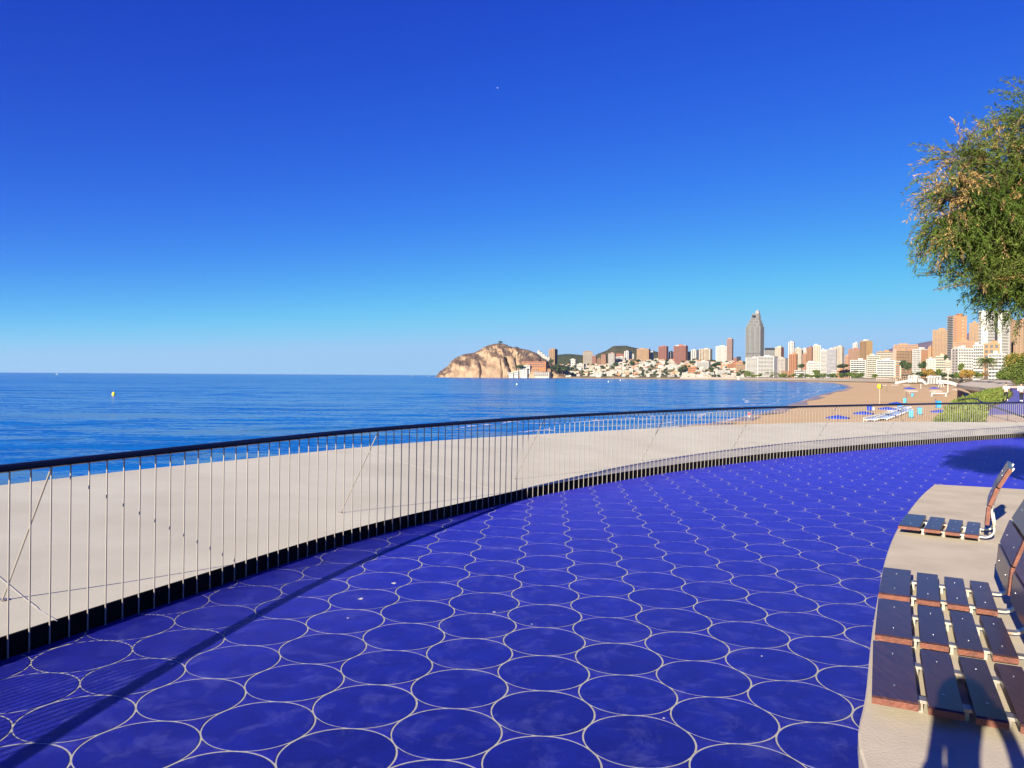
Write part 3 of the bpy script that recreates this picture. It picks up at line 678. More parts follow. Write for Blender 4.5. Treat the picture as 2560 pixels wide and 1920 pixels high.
def bench_seat(n0, f0, label, backlen=(0.0, 1.0)):
    """n0,f0: near and far ends of the front edge on the ground plan; planks run n0->f0, rows step back to the right"""
    root = empty('bench_seat'); put(root)
    tag(root, label, 'bench', 'slatted seats along the concrete plinth')
    t = (f0-n0); Ln = t.length; t.normalize(); r = Vector((t.y, -t.x, 0)); Z = Vector((0, 0, 1))
    zt = .46; rows = [(0, .158), (.190, .116), (.340, .103), (.476, .098)]
    for o, wd in rows:
        sag = -.012*o/.5
        A = n0+r*o+Z*(zt+sag)-t*(.0+.0*o); C = f0+r*o+Z*(zt+sag)
        sh = (.03*o/.5)
        plank(root, 'seat_plank', A+t*sh*0, C-t*sh, A+r*wd, C+r*wd-t*sh, .030)
    # back planks on the reclined part of the frames
    bx = .610
    bk = [(bx, .075, bx+.012, .225), (bx+.018, .235, bx+.065, .375), (bx+.074, .385, bx+.150, .535)]
    for x0, z0, x1, z1 in bk:
        A = n0+r*x0+Z*(zt+z0); C = f0+r*x0+Z*(zt+z0); E = n0+r*x1+Z*(zt+z1); G = f0+r*x1+Z*(zt+z1)
        nn = (C-A).cross(E-A).normalized()
        if nn.dot(r) > 0: nn = -nn
        plank(root, 'back_plank', A, C, E, G, .034, nn)
    for u in (.22, .78):
        o0 = n0+t*(Ln*u); zb = zt-.030-.007
        path = [o0+r*.06+Z*zb, o0+r*.3+Z*(zb-.005), o0+r*.57+Z*(zb-.010), o0+r*.635+Z*(zb-.004), o0+r*.672+Z*(zb+.03), o0+r*.676+Z*(zb+.08), o0+r*(bx+.048)+Z*(zt+.16), o0+r*(bx+.060)+Z*(zt+.24), o0+r*(bx+.108)+Z*(zt+.38), o0+r*(bx+.190)+Z*(zt+.525)]
        P = catmull(path, 4); mb = MB(); vs = []
        for i, p in enumerate(P):
            d = (P[min(i+1, len(P)-1)]-P[max(i-1, 0)]).normalized(); nn = t.cross(d).normalized()
            for a_, b_ in ((-.024, -.006), (.024, -.006), (.024, .006), (-.024, .006)): vs.append(p+t*a_+nn*b_)
        mb.add(vs, [(i*4+j, i*4+(j+1) % 4, i*4+4+(j+1) % 4, i*4+4+j) for i in range(len(P)-1) for j in range(4)])
        mb.add(vs[:4], [(0, 1, 2, 3)]); mb.add(vs[-4:], [(0, 1, 2, 3)])
        fr = mb.obj('frame', M['steel_rust'], root)
        for o in (.172, .325, .46, .57):
            mb = MB(); c = o0+r*o+Z*((zb-.006+SZ)/2); mb.box(c, (.05, .014, zb-.006-SZ), math.atan2(t.y, t.x)); mb.obj('foot', M['steel_rust'], fr)
    return root
V = lambda x, y: Vector((x, y, 0))
bench_seat(V(1.385, 2.905), V(1.687, 3.538), 'nearest of the slatted dark wood seats, in the photographer\'s shadow')
bench_seat(V(1.735, 3.623), V(2.04, 4.228), 'middle slatted wood seat of the row of three on the plinth')
bench_seat(V(2.09, 4.333), V(2.412, 4.939), 'third slatted wood seat, farthest of the row of three, bluish front boards')
bench_seat(V(3.237, 6.395), V(3.606, 6.974), 'single slatted wood seat standing alone near the far corner of the plinth')

# ------------------------------------------------------------------ people
def person(label, pose, clothes, group=None, detailed=False, scale=1.0):
    """pose: dict of joints in metres, z up, facing +y"""
    J = dict(pelvis=(0, 0, .95), chest=(0, .01, 1.28), neck=(0, .02, 1.50), head=(0, .05, 1.66))
    J.update(pose)
    root = empty('person'); tag(root, label, 'person', group)
    def skin(name, chains, m, sub=2):
        me = bpy.data.meshes.new(name); vs = []; es = []; rs = []; ix = {}
        for ch in chains:
            prev = None
            for p, r in ch:
                k = tuple(round(c, 4) for c in p)
                if k not in ix: ix[k] = len(vs); vs.append(p); rs.append(r)
                if prev is not None and prev != ix[k]: es.append((prev, ix[k]))
                prev = ix[k]
        me.from_pydata(vs, es, []); o = bpy.data.objects.new(name, me); COL.objects.link(o); o.parent = root; me.materials.append(m)
        md = o.modifiers.new('skin', 'SKIN'); md.use_smooth_shade = True
        if not me.skin_vertices: 
            bm = bmesh.new(); bm.from_mesh(me); bm.verts.layers.skin.verify(); bm.to_mesh(me); bm.free()
        for i, r in enumerate(rs):
            me.skin_vertices[0].data[i].radius = (r, r) if not hasattr(r, '__len__') else r; me.skin_vertices[0].data[i].use_root = (i == 0)
        s = o.modifiers.new('sub', 'SUBSURF'); s.levels = sub; s.render_levels = sub
        return o
    P, C, N, H = J['pelvis'], J['chest'], J['neck'], J['head']
    lp = lambda a, b_, t: tuple(a[i]+(b_[i]-a[i])*t for i in range(3))
    body = [[(P, (.15, .105)), (lp(P, C, .5), (.13, .095)), (C, (.155, .105)), (lp(C, N, .7), (.085, .07)), (N, .052), (lp(N, H, .45), .058), (lp(N, H, .9), (.078, .092)), (lp(N, H, 1.45), (.068, .078))]]
    for s in 'lr':
        sh, el, wr, hd = J['sh'+s], J['el'+s], J['wr'+s], J['ha'+s]
        body.append([(C, (.155, .105)), (sh, .055), (lp(sh, el, .5), .047), (el, .038), (lp(el, wr, .4), .037), (wr, .025), (hd, (.034, .018))])
        hp, kn, an, to = J['hp'+s], J['kn'+s], J['an'+s], J['to'+s]
        body.append([(P, (.15, .105)), (hp, .088), (lp(hp, kn, .5), .074), (kn, .054), (lp(kn, an, .35), .056), (an, .036), (to, .036)])
    skin('body', body, M['skin'])
    g = .012
    shirt = [[(lp(P, C, -.05), (.158, .115)), (lp(P, C, .5), (.145, .108)), (C, (.168, .118)), (lp(C, N, .62), (.10, .08))]]
    for s in 'lr':
        sh, el, wr = J['sh'+s], J['el'+s], J['wr'+s]; a = clothes.get('sleeve', .8)
        shirt.append([(C, (.168, .118)), (sh, .068), (lp(sh, el, .5), .060)] + ([(el, .052)] if a >= 1 else [(lp(sh, el, a), .054)]) + ([(lp(el, wr, .85), .040)] if a > 1 else []))
    skin('shirt', shirt, M[clothes['top']])
    tr = [[(lp(P, C, .12), (.150, .112)), (P, (.162, .118))]]
    for s in 'lr':
        hp, kn, an = J['hp'+s], J['kn'+s], J['an'+s]; a = clothes.get('leg', 1.0)
        ch = [(P, (.162, .118)), (hp, .10), (lp(hp, kn, .5), .088)]
        ch += [(kn, .067), (lp(kn, an, .5), .063), (lp(kn, an, .93), .048)] if a >= 1 else [(lp(hp, kn, a), .075)]
        tr.append(ch)
    skin('trousers' if clothes.get('leg', 1) >= 1 else 'shorts', tr, M[clothes['bottom']])
    if 'hem' in clothes:
        skin('jumper_hem', [[(lp(P, C, -.12), (.17, .125)), (lp(P, C, .22), (.165, .122))]], M[clothes['hem']])
    for s in 'lr':
        mb = MB(); an, to = J['an'+s], J['to'+s]; d = Vector(to)-Vector(an); mb.tube([Vector(an)-d*.35-Vector((0, 0, .025)), Vector(an)+d*.3-Vector((0, 0, .03)), Vector(to)-Vector((0, 0, .01)), Vector(to)+d*.3-Vector((0, 0, .015))], [.036, .046, .044, .025], 8, flat=.85); mb.obj('shoe', M[clothes.get('shoe', 'cloth_white')], root)
    Hh = Vector(lp(N, H, 1.2)); mb = MB(); mb.ball(Hh+Vector((0, -.018, .035)), (.088, .098, .092), 14, 9); mb.obj('hair', M['hair'], root)
    f = Vector(lp(N, H, .95))
    mb = MB()
    mb.tube([f+Vector((0, .082, .035)), f+Vector((0, .105, -.002)), f+Vector((0, .088, -.012))], [.008, .014, .008], 6)
    for s in (-1, 1):
        mb.ball(f+Vector((s*.085, 0, .01)), (.012, .022, .034), 8, 6)
    mb.obj('ears_and_nose', M['skin'], root)
    mb = MB()
    for s in (-1, 1): mb.ball(f+Vector((s*.032, .078, .035)), (.013, .008, .008), 8, 5)
    mb.ball(f+Vector((0, .086, -.045)), (.024, .006, .005), 8, 5)
    mb.obj('eyes_and_mouth', M['hair'], root)
    if detailed:
        for s in 'lr':
            sg = -1 if s == 'l' else 1; hd = Vector(J['ha'+s]); wr = Vector(J['wr'+s])
            for k in range(4):
                b0 = hd+Vector((-sg*.01, .01, .035-.022*k)); L = (.070, .078, .072, .055)[k]
                skin('finger', [[(tuple(b0), .010), (tuple(b0+Vector((-sg*.012, .03, .004))), .0095), (tuple(b0+Vector((-sg*L*.6, .042, .006))), .0085), (tuple(b0+Vector((-sg*L, .030, .004))), .007)]], M['skin'], 1)
            skin('thumb', [[(tuple(hd+Vector((0, -.01, .01))), .012), (tuple(hd+Vector((-sg*.025, -.02, .02))), .0105), (tuple(hd+Vector((-sg*.05, -.012, .022))), .008)]], M['skin'], 1)
    root.scale = (scale,)*3
    return root
def standing(**k):
    d = dict(shl=(-.19, .0, 1.42), ell=(-.26, -.04, 1.14), wrl=(-.25, .06, .92), hal=(-.245, .09, .83), shr=(.19, 0, 1.42), elr=(.26, -.04, 1.14), wrr=(.25, .06, .92), har=(.245, .09, .83),
             hpl=(-.095, 0, .88), knl=(-.11, .02, .50), anl=(-.12, -.02, .09), tol=(-.14, .13, .045), hpr=(.095, 0, .88), knr=(.11, .02, .50), anr=(.12, -.02, .09), tor=(.14, .13, .045))
    d.update(k); return d
# the photographer stands behind the camera and holds the phone that took the picture
ph = person('photographer in dark jacket holding up a phone with both hands', standing(
    shl=(-.19, 0, 1.40), ell=(.00, .17, 1.24), wrl=(.075, .31, 1.48), hal=(.11, .36, 1.585), shr=(.19, 0, 1.40), elr=(.34, .12, 1.22), wrr=(.33, .30, 1.49), har=(.305, .36, 1.585)),
    dict(top='cloth_navy', bottom='cloth_black', sleeve=1.2), detailed=True)
ph.matrix_world = TERR @ Matrix.Translation((-.27, -.42, .02))
mb = MB(); mb.box((0, 0, 0), (.158, .009, .074)); 
phone = mb.obj('phone', M['dark_metal']); tag(phone, 'black phone held up sideways in the photographer\'s hands', 'phone'); put(phone, (-.062, -.035, EYE-.018))

def walk(s=1, run=False):
    k = 1.0
    return standing(ell=(-.27, -.16*s, 1.16), wrl=(-.22, -.02*s+.10, 1.02), hal=(-.20, .02*s+.16, 1.06), elr=(.27, .12*s-.06, 1.16), wrr=(.22, .22, 1.06), har=(.19, .27, 1.10),
                    knl=(-.09, .20*s, .52), anl=(-.10, .10*s-.12, .14), tol=(-.11, .10*s+.03, .08), knr=(.09, -.02*s+.02, .50), anr=(.10, -.26*s, .16), tor=(.11, -.22*s+.11, .05))
p = person('jogger on the violet path in a white T-shirt and black shorts', walk(1), dict(top='cloth_white', bottom='cloth_black', sleeve=.7, leg=1.0))
g = onz(2515, 1003, -.55); p.location = (g.x, g.y, -.55); p.rotation_euler = (0, 0, -.45); p.scale = (1.02,)*3
p = person('walker at the right edge in white jumper with yellow hem and black trousers', walk(-1), dict(top='cloth_white', bottom='cloth_black', sleeve=1.2, hem='cloth_yellow'))
g = onz(2553, 1005, -.55); p.location = (g.x, g.y, -.55); p.rotation_euler = (0, 0, -.45); p.scale = (1.02,)*3
p = person('bather by the waterline in a red top and white shorts', walk(1), dict(top='cloth_red', bottom='cloth_white', sleeve=.6, leg=.7))
g = onz(1873, 1053, -6.5); p.location = (g.x, g.y, -6.42); p.rotation_euler = (0, 0, -1.2)
for px, py, z, top_, lab in ((2112, 961.5, -5.0, 'cloth_black', 'tiny dark figure on the wet sand at the bend of the bay'), (2170, 963.5, -4.8, 'cloth_red', 'tiny dark red figure out on the open sand'),
                        (2404, 962, -3.2, 'cloth_black', 'small figure in dark clothes by the white terrace wall'), (2410, 958, -2.6, 'cloth_white', 'small figure in white by the golden palms')):
    p = person(lab, walk(1), dict(top=top_, bottom='cloth_navy')); g = onz(px, py, z); p.location = g; p.scale = (1.1,)*3

# ------------------------------------------------------------------ tamarisk tree at the right
def tamarisk(label, base, lobes, limbs, nspray, seed, dry=()):
    r = random.Random(seed)
    root = empty('tamarisk_tree'); put(root, base); tag(root, label, 'tree')
    b = MB(); b.tube([(0, 0, 0), (-.08, .05, .6), (.03, .02, 1.25), (-.05, -.05, 1.9)], [.19, .16, .13, .10], 10); b.obj('trunk', M['bark'], root)
    for L in limbs:
        b = MB(); P = catmull([Vector(p) for p in L], 5); P = [p+Vector((r.uniform(-.03, .03), r.uniform(-.03, .03), r.uniform(-.03, .03))) for p in P]
        b.tube(P, [.075*(1-.88*i/len(P)) for i in range(len(P))], 6); b.obj('limb', M['bark'], root)
    gb, db, tw = MB(), MB(), MB()
    def spray(mb, o, d, ln, droop, dens=1.0):
        p = Vector(o); d = Vector(d).normalized(); k = int(ln/.035); step = ln/k; pts = [p.copy()]
        for i in range(k):
            d = (d+Vector((r.uniform(-.12, .12), r.uniform(-.12, .12), -droop*step*3.2+r.uniform(-.06, .06)))).normalized(); p = p+d*step; pts.append(p.copy())
            for q in range(int(4.6*dens)+1):
                sd = Vector((r.uniform(-1, 1), r.uniform(-1, 1), r.uniform(-1, 1)))*.85+d*.9
                mb.leaf(p+Vector((r.uniform(-.015, .015), r.uniform(-.015, .015), r.uniform(-.015, .015))), r.uniform(.022, .058), r, .20, d=sd)
        if r.random() < .30: tw.tube(pts[::4]+[pts[-1]], [.0035]*(len(pts[::4]))+[.002], 3, cap=False)
    tot = sum(l[2] for l in lobes)
    for c, rad, wt, dryf, droop in lobes:
        for _ in range(int(nspray*wt/tot)):
            u = Vector((r.gauss(0, 1), r.gauss(0, 1), r.gauss(0, 1))).normalized(); rr = r.random()**.45
            o = Vector((c[0]+u.x*rad[0]*rr, c[1]+u.y*rad[1]*rr, c[2]+u.z*rad[2]*rr))
            d = Vector((u.x*.9, u.y*.9, .35+.5*u.z+r.uniform(-.2, .3)))
            isdry = r.random() < dryf*(1.3 if u.x < 0 else .5) and rr > .55
            spray(db if isdry else gb, o, d, r.uniform(.22, .5)*(.8 if isdry else 1), droop*r.uniform(.7, 1.4), .9)
    gb.obj('crown', M['leafA'], root); db.obj('dry_blossom', M['leafDry'], root); tw.obj('twigs', M['bark'], root)
    return root
B0 = Vector((6.75, 8.35, 0))
def q(px, py, Y): v = aty(px, py, Y, ROLL_L)-B0; return (v.x, v.y, v.z)
lobes = [(q(2705, 540, 8.2), (.86, 1.0, .70), 22, .04, 1.0), (q(2490, 550, 8.0), (.26, .45, .28), 3.6, .08, 1.1), (q(2385, 478, 7.9), (.14, .25, .10), 1.0, .62, 1.2), (q(2375, 585, 7.9), (.10, .2, .15), 1.1, .30, 2.1),
         (q(2500, 400, 8.1), (.24, .3, .15), 1.7, .30, .8), (q(2400, 392, 8.0), (.09, .15, .05), .3, .5, .6), (q(2590, 300, 8.2), (.10, .3, .24), 1.3, .0, .8), (q(2560, 662, 8.0), (.26, .4, .22), 3.0, .10, 1.2), (q(2440, 700, 7.9), (.08, .2, .10), .35, .10, .5), (q(2590, 722, 8.1), (.32, .4, .13), 2.2, .06, 1.2),
         (q(2900, 480, 8.6), (1.2, 1.2, .9), 7, .05, 1.0), ((1.3, .9, 5.5), (1.0, 1.1, .7), 4, .05, 1.0)]
limbs = [[(-.05, -.05, 1.8), (-.5, -.1, 2.0), (-1.1, -.2, 2.1), q(2470, 570, 8.0)], [(-.05, -.05, 1.85), (-.6, -.1, 2.4), q(2520, 450, 8.1), q(2425, 405, 8.0)], [(0, 0, 1.8), (-.3, 0, 2.6), q(2570, 350, 8.2)],
         [(-.05, -.05, 1.75), (-.7, -.2, 1.6), q(2560, 660, 8.0)], [(0, 0, 1.8), (.4, .2, 2.4), (.9, .6, 3.6), (1.3, .9, 5.2)], [q(2520, 450, 8.1), q(2400, 500, 7.95), q(2345, 475, 7.9)], [q(2500, 560, 8.0), q(2400, 590, 7.95), q(2350, 575, 7.9)]]
tamarisk('feathery green tamarisk with tan dry blossom hanging in at the right edge', B0, lobes, limbs, 7600, 5)

# ------------------------------------------------------------------ town: towers and blocks, each standing at its own distance
def crop1(x, y): return 1060+x*440/2212, 820+y*440/2212
def crop2(x, y): return 1480+x*420/2212, 820+y*420/2212
def crop3(x, y): return 1840+x*360/2212, 760+y*360/2212
def crop4(x, y): return 2160+x*400/2074, 760+y*400/2074
WIN = M['glass']
def fit_Y(px, py):                                   # how far up the hillside the ground meets this sight line
    yi = interp(px, PXs, YIs); t = 20
    while t < 425:
        Y = yi+t
        if hor(px)-(ground(px, Y)-EYE)/Y*F <= py: break
        t += 3
    return yi+t
def building(name, label, x0, x1, yt, yb, Y, wall, fr=.2, style='grid', floors=12, colsn=5, side=None, slab=None, top=None, alpha=24, proud=1.1, sidewin=True, strip=None, cat='building', drop=25):
    """x0..x1, yt..yb: how wide and how high it shows; fr: share taken by its right side (negative: left side)"""
    pxc = (x0+x1)/2; yi_ = interp(pxc, PXs, YIs)+90
    if 1400 < pxc < 1862: Y = fit_Y(pxc, yb)+(Y-2000)*.01
    elif pxc >= 1862 and Y < yi_: Y = yi_+(Y-1000)*.02
    S = (x1-x0)/F*Y; az = math.atan((pxc-1280)/F)
    al = math.radians(alpha) if fr else 0.0
    cosc = math.cos(az)
    S *= cosc if False else 1.0
    afr = abs(fr); w_ = S*(1-afr)/math.cos(al)*cosc; d_ = (S*afr/math.sin(al)*cosc) if fr else max(9, w_*.6)
    zt = aty(pxc, yt, Y).z; zb = aty(pxc, yb, Y).z
    if 1255 < pxc < 1400 and Y < 2950:                 # perched on the headland's cliff foot
        Hh_ = (hor(pxc)-interp(pxc, [1060+x*440/2212 for x, y in SIL], [820+y*440/2212 for x, y in SIL]))/F*3080+EYE-SEA
        e0 = max(.0, min(.95, (zb-SEA)/max(20, Hh_))); Y = 2903+math.asin(e0**(1/.62))*2/PI*.34*520+3; zt = aty(pxc, yt, Y).z; zb = aty(pxc, yb, Y).z; S = (x1-x0)/F*Y; drop = 14
        w_ = S*(1-afr)/math.cos(al)*cosc; d_ = (S*afr/math.sin(al)*cosc) if fr else max(9, w_*.3)
    elif drop > 5:                                       # stand it on the ground, with storeys all the way down
        g_ = ground(pxc, Y)-1.0; fh0 = (zt-zb)/floors
        if zb > g_ and style != 'none': n_ = math.ceil((zb-g_)/fh0); floors += n_; zb -= n_*fh0
        drop = max(4, zb-g_+3)
    rz = -az-(al if fr > 0 else -al)
    c = aty(pxc, yt, Y); root = empty(name, (c.x, c.y, zb), rz, label, cat)
    cr = Vector((-math.sin(az+0), 0, 0))
    H = zt-zb; fh = H/floors
    # shift so the silhouette is centred: body centred at origin
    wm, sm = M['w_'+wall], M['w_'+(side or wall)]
    b = MB(); hw, hd = w_/2, d_/2
    z0, z1 = -drop, H
    b.add([(-hw, -hd, z0), (hw, -hd, z0), (hw, -hd, z1), (-hw, -hd, z1)], [(0, 1, 2, 3)], 0)
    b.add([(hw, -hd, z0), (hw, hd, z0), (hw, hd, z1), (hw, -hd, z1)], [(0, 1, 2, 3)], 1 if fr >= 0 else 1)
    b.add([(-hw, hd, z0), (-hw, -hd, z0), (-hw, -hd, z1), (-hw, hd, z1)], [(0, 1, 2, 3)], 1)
    b.add([(hw, hd, z0), (-hw, hd, z0), (-hw, hd, z1), (hw, hd, z1)], [(0, 1, 2, 3)], 0)
    b.add([(-hw, -hd, z1), (hw, -hd, z1), (hw, hd, z1), (-hw, hd, z1)], [(0, 1, 2, 3)], 0)
    b.obj('wall', [wm, sm], root)
    pxw = (x1-x0)*(1-afr); big = pxw >= 17
    st = style
    rr = random.Random(int(x0*7+yt))
    lm = M['w_'+(slab or wall)]
    a0 = -hw+w_*.04; a1 = hw-w_*.04
    if strip: a0, a1 = -hw+w_*strip[0], -hw+w_*strip[1]
    if st == 'bands':
        wb = MB(); wb.box(((a0+a1)/2, -hd-.04, 0), (a1-a0, .12, fh*.55)); wme = wb.mesh('window_band', WIN)
        sb_ = MB(); sb_.box(((a0+a1)/2, -hd-proud/2, 0), (a1-a0, proud, fh*.42)); sme = sb_.mesh('balcony', lm)
        dv = MB(); nd = max(2, int(colsn))
        for k in range(1, nd): dv.box((a0+(a1-a0)*k/nd, -hd-proud*.45, H/2), (.25, proud*.85, H*.985))
        dv.obj('balcony_dividers', wm, root)
        if big:
            for k in range(floors):
                inst('window_band', wme, root, loc=(0, 0, fh*(k+.62))); inst('balcony', sme, root, loc=(0, 0, fh*(k+.16)))
        else:
            wb, sb_ = MB(), MB()
            for k in range(floors):
                wb.box(((a0+a1)/2, -hd-.04, fh*(k+.62)), (a1-a0, .12, fh*.55)); sb_.box(((a0+a1)/2, -hd-proud/2, fh*(k+.16)), (a1-a0, proud, fh*.42))
            tag(wb.obj('window_bands', WIN, root), kind='stuff'); tag(sb_.obj('balconies', lm, root), kind='stuff')
    elif st in ('grid', 'wide'):
        wb = MB(); sl = MB(); ww = (a1-a0)/colsn*(.60 if st == 'grid' else .74)
        for k in range(floors):
            for j in range(colsn):
                x = a0+(a1-a0)*(j+.5)/colsn
                wb.box((x, -hd-.03, fh*(k+.55)), (ww, .10, fh*(.62 if rr.random() > .15 else .46)))
                if slab and j % 2 == 0: sl.box((x, -hd-.45, fh*(k+.18)), (ww*1.25, .9, fh*.30))
        tag(wb.obj('windows', WIN, root), kind='stuff')
        if slab: tag(sl.obj('balconies', lm, root), kind='stuff')
    elif st == 'strips':
        for j in range(colsn):
            x = a0+(a1-a0)*(j+.5)/colsn; wb = MB()
            for k in range(floors): wb.box((x, -hd-.03, fh*(k+.5)), ((a1-a0)/colsn*.62, .10, fh*.62))
            tag(wb.obj('window_strip', WIN, root), kind='stuff')
            sl = MB()
            for k in range(floors): sl.box((x, -hd-.4, fh*(k+.12)), ((a1-a0)/colsn*.62, .8, fh*.22))
            tag(sl.obj('balconies', lm, root), kind='stuff')
    if sidewin and afr > .12:
        wb = MB(); sx = hw if fr > 0 else -hw; ns = 2 if afr < .3 else 4
        for k in range(floors):
            for j in range(ns):
                y = -hd+d_*(j+.5)/ns; wb.box((sx, y, fh*(k+.55)), (.12, d_/ns*.40, fh*.42))
        tag(wb.obj('side_windows', WIN, root), kind='stuff')
    b = MB()
    for cx_, cy_, sx_, sy_ in ((0, -hd+.15, w_+.3, .4), (0, hd-.15, w_+.3, .4), (-hw+.15, 0, .4, d_-.5), (hw-.15, 0, .4, d_-.5)): b.box((cx_, cy_, H+.35), (sx_, sy_, 1.1))
    b.obj('parapet', wm, root)
    if top != 'none':
        b = MB(); b.box((rr.uniform(-.2, .2)*w_, 0, H+1.9), (w_*rr.uniform(.25, .42), d_*.45, 3.8)); b.box((rr.uniform(-.3, .3)*w_, d_*.1, H+1.2), (w_*.14, d_*.25, 2.6)); b.obj('roof_hut', M['w_'+(top or wall)], root)
    return root
def B(label, cr, x0, x1, yt, yb, Y, wall, **k):
    a = cr(x0, yt); c = cr(x1, yb); return building(k.pop('name', 'apartment_building'), label, a[0], c[0], a[1], c[1], Y, wall, **k)
# around the headland
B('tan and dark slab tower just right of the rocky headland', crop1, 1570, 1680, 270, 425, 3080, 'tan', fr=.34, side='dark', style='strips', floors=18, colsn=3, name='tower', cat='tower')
B('small windowless white block below the dark pine ridge', crop1, 1830, 1918, 395, 500, 2960, 'white', fr=.2, style='grid', floors=5, colsn=3)
B('round-topped tan banded tower left of the scrub hill', crop1, 2000, 2120, 298, 475, 2940, 'tan', fr=0, style='bands', floors=13, slab='cream', name='tower', cat='tower')
B('long orange terrace building cut into the headland cliff', crop1, 1235, 1570, 425, 500, 2905, 'orange', fr=.12, style='wide', floors=3, colsn=16, top='none', slab='salmon')
B('white cube house under the orange terrace building', crop1, 1250, 1350, 475, 535, 2895, 'white', fr=.2, style='grid', floors=2, colsn=4, top='none')
B('four storey white house by the water below the headland', crop1, 1198, 1312, 512, 605, 2893, 'white', fr=.15, style='grid', floors=4, colsn=5, top='none')
B('low white house at the foot of the cliff, left of the taller white one', crop1, 1128, 1196, 542, 605, 2892, 'white', fr=.2, style='grid', floors=2, colsn=3, top='none')
B('lowest white house with dark openings at the cliff foot', crop1, 1050, 1126, 562, 606, 2890, 'white', fr=.1, style='wide', floors=2, colsn=4, top='none')
B('long low white and rust terrace by the shore under the headland', crop1, 1320, 1600, 555, 606, 2888, 'pale', fr=.1, style='wide', floors=3, colsn=9, top='none')
B('orange-tiled row behind the low shore terrace', crop1, 1350, 1590, 515, 556, 2898, 'salmon', fr=0, style='grid', floors=2, colsn=10, top='none')
B('stepped white villa with gables right of the cliff', crop1, 1920, 2035, 455, 520, 2890, 'white', fr=.25, style='wide', floors=3, colsn=4)
for k, (x, y) in enumerate(((1425, 288), (1455, 310), (1485, 335), (1512, 355), (1545, 372))):
    B(('topmost', 'second from the top', 'middle', 'fourth down', 'lowest')[k]+' of the white stepped houses on the shoulder of the headland', crop1, x, x+42, y, y+52, 3080-k*4, 'white', fr=.2, style='grid', floors=3, colsn=2, top='none')
# middle skyline
B('unfinished red brick frame tower at the left of the skyline', crop2, 0, 62, 372, 495, 2900, 'brick', fr=.2, style='wide', floors=9, colsn=3, name='tower', cat='tower')
B('brown skeleton block beside the unfinished red tower', crop2, 62, 122, 408, 495, 2890, 'brown', fr=0, style='wide', floors=5, colsn=3)
B('dull red block with tan base below the scrub hill', crop2, 120, 198, 355, 500, 2880, 'brick', fr=.2, style='bands', floors=10, slab='salmon')
B('pinkish white balcony tower under the scrub hill', crop2, 215, 312, 335, 515, 2820, 'pink', fr=.15, style='bands', floors=14, slab='white', name='tower', cat='tower')
B('wide red roofed block behind the white terraced one', crop2, 300, 468, 350, 430, 2860, 'red', fr=0, style='grid', floors=6, colsn=9)
B('white stepped block in front of the red roofed one', crop2, 285, 430, 385, 460, 2800, 'white', fr=0, style='bands', floors=6)
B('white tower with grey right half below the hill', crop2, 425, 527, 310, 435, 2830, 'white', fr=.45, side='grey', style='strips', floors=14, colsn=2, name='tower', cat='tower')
B('narrow white slab by the grey and white tower', crop2, 530, 552, 350, 435, 2840, 'white', fr=0, style='grid', floors=9, colsn=1)
B('orange tan grid tower right of the scrub hill', crop2, 590, 766, 278, 450, 2720, 'tan', fr=.12, side='salmon', style='grid', floors=16, colsn=9, name='tower', cat='tower')
B('white strip tower between the orange tan one and the red one', crop2, 765, 812, 315, 430, 2780, 'white', fr=.2, style='grid', floors=11, colsn=2)
B('narrower stepped red tower, the left one of the two red towers', crop2, 873, 1005, 245, 445, 2660, 'red', fr=.2, style='bands', floors=19, colsn=3, slab='red', top='red', name='tower', cat='tower')
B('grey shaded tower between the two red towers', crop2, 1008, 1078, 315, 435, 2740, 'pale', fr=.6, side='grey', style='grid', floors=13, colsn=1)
RD2 = B('broader red tower with a white crown, right one of the two red towers', crop2, 1074, 1265, 240, 460, 2620, 'red', fr=.18, side='brick', style='bands', floors=20, colsn=3, slab='red', top='red', name='tower', cat='tower')
CR = B('white crown storey on the roof of the broader red tower', crop2, 1100, 1250, 228, 246, 2621, 'white', fr=.12, style='none', floors=1, top='red', drop=2, name='roof_storey', cat='roof storey')
B('white slender pair of towers right of the red ones, left one', crop2, 1260, 1330, 315, 440, 2700, 'white', fr=.3, style='grid', floors=13, colsn=3)
B('white tower with grey notch left of the cream round block', crop2, 1303, 1408, 292, 440, 2730, 'white', fr=.35, style='strips', floors=14, colsn=2)
B('cream block with rounded balconies', crop2, 1410, 1586, 280, 405, 2650, 'cream', fr=.18, style='wide', floors=12, colsn=6, slab='yellow')
B('wide white gridded drum hotel left of the skyscraper', crop2, 1630, 1850, 245, 435, 2450, 'white', fr=.12, style='grid', floors=16, colsn=11, slab='white', name='hotel', cat='hotel')
B('tall thin pink tower behind the white drum hotel', crop2, 1775, 1862, 145, 430, 2700, 'pink', fr=.18, side='dark', style='bands', floors=26, slab='pink', name='tower', cat='tower')  # right side coloured dark to stand in for its shade
B('small dark block in the gap left of the skyscraper', crop2, 1905, 1962, 380, 440, 2600, 'dark', fr=0, style='none', floors=4, top='none')
B('small brick block beside the dark one', crop2, 1862, 1905, 395, 440, 2610, 'brick', fr=0, style='grid', floors=4, colsn=3, top='none')
B('white terraced hotel on the hillside below the slender white towers', crop2, 1368, 1562, 445, 535, 2480, 'white', fr=.15, style='bands', floors=6)
B('orange villa with flat top among pines below the white terraced hotel', crop2, 1270, 1400, 520, 600, 2400, 'orange', fr=.2, style='grid', floors=3, colsn=6)
B('orange brown stepped block left of the skyscraper foot', crop2, 1780, 2012, 475, 550, 2230, 'orange', fr=.1, style='wide', floors=6, colsn=10)
B('tall right wing of the orange brown stepped block', crop2, 1905, 1995, 445, 550, 2228, 'salmon', fr=.1, style='grid', floors=8, colsn=4)
B('long white house row on the slope left of the pines', crop2, 1000, 1145, 490, 530, 2560, 'white', fr=0, style='wide', floors=3, colsn=8, top='none')
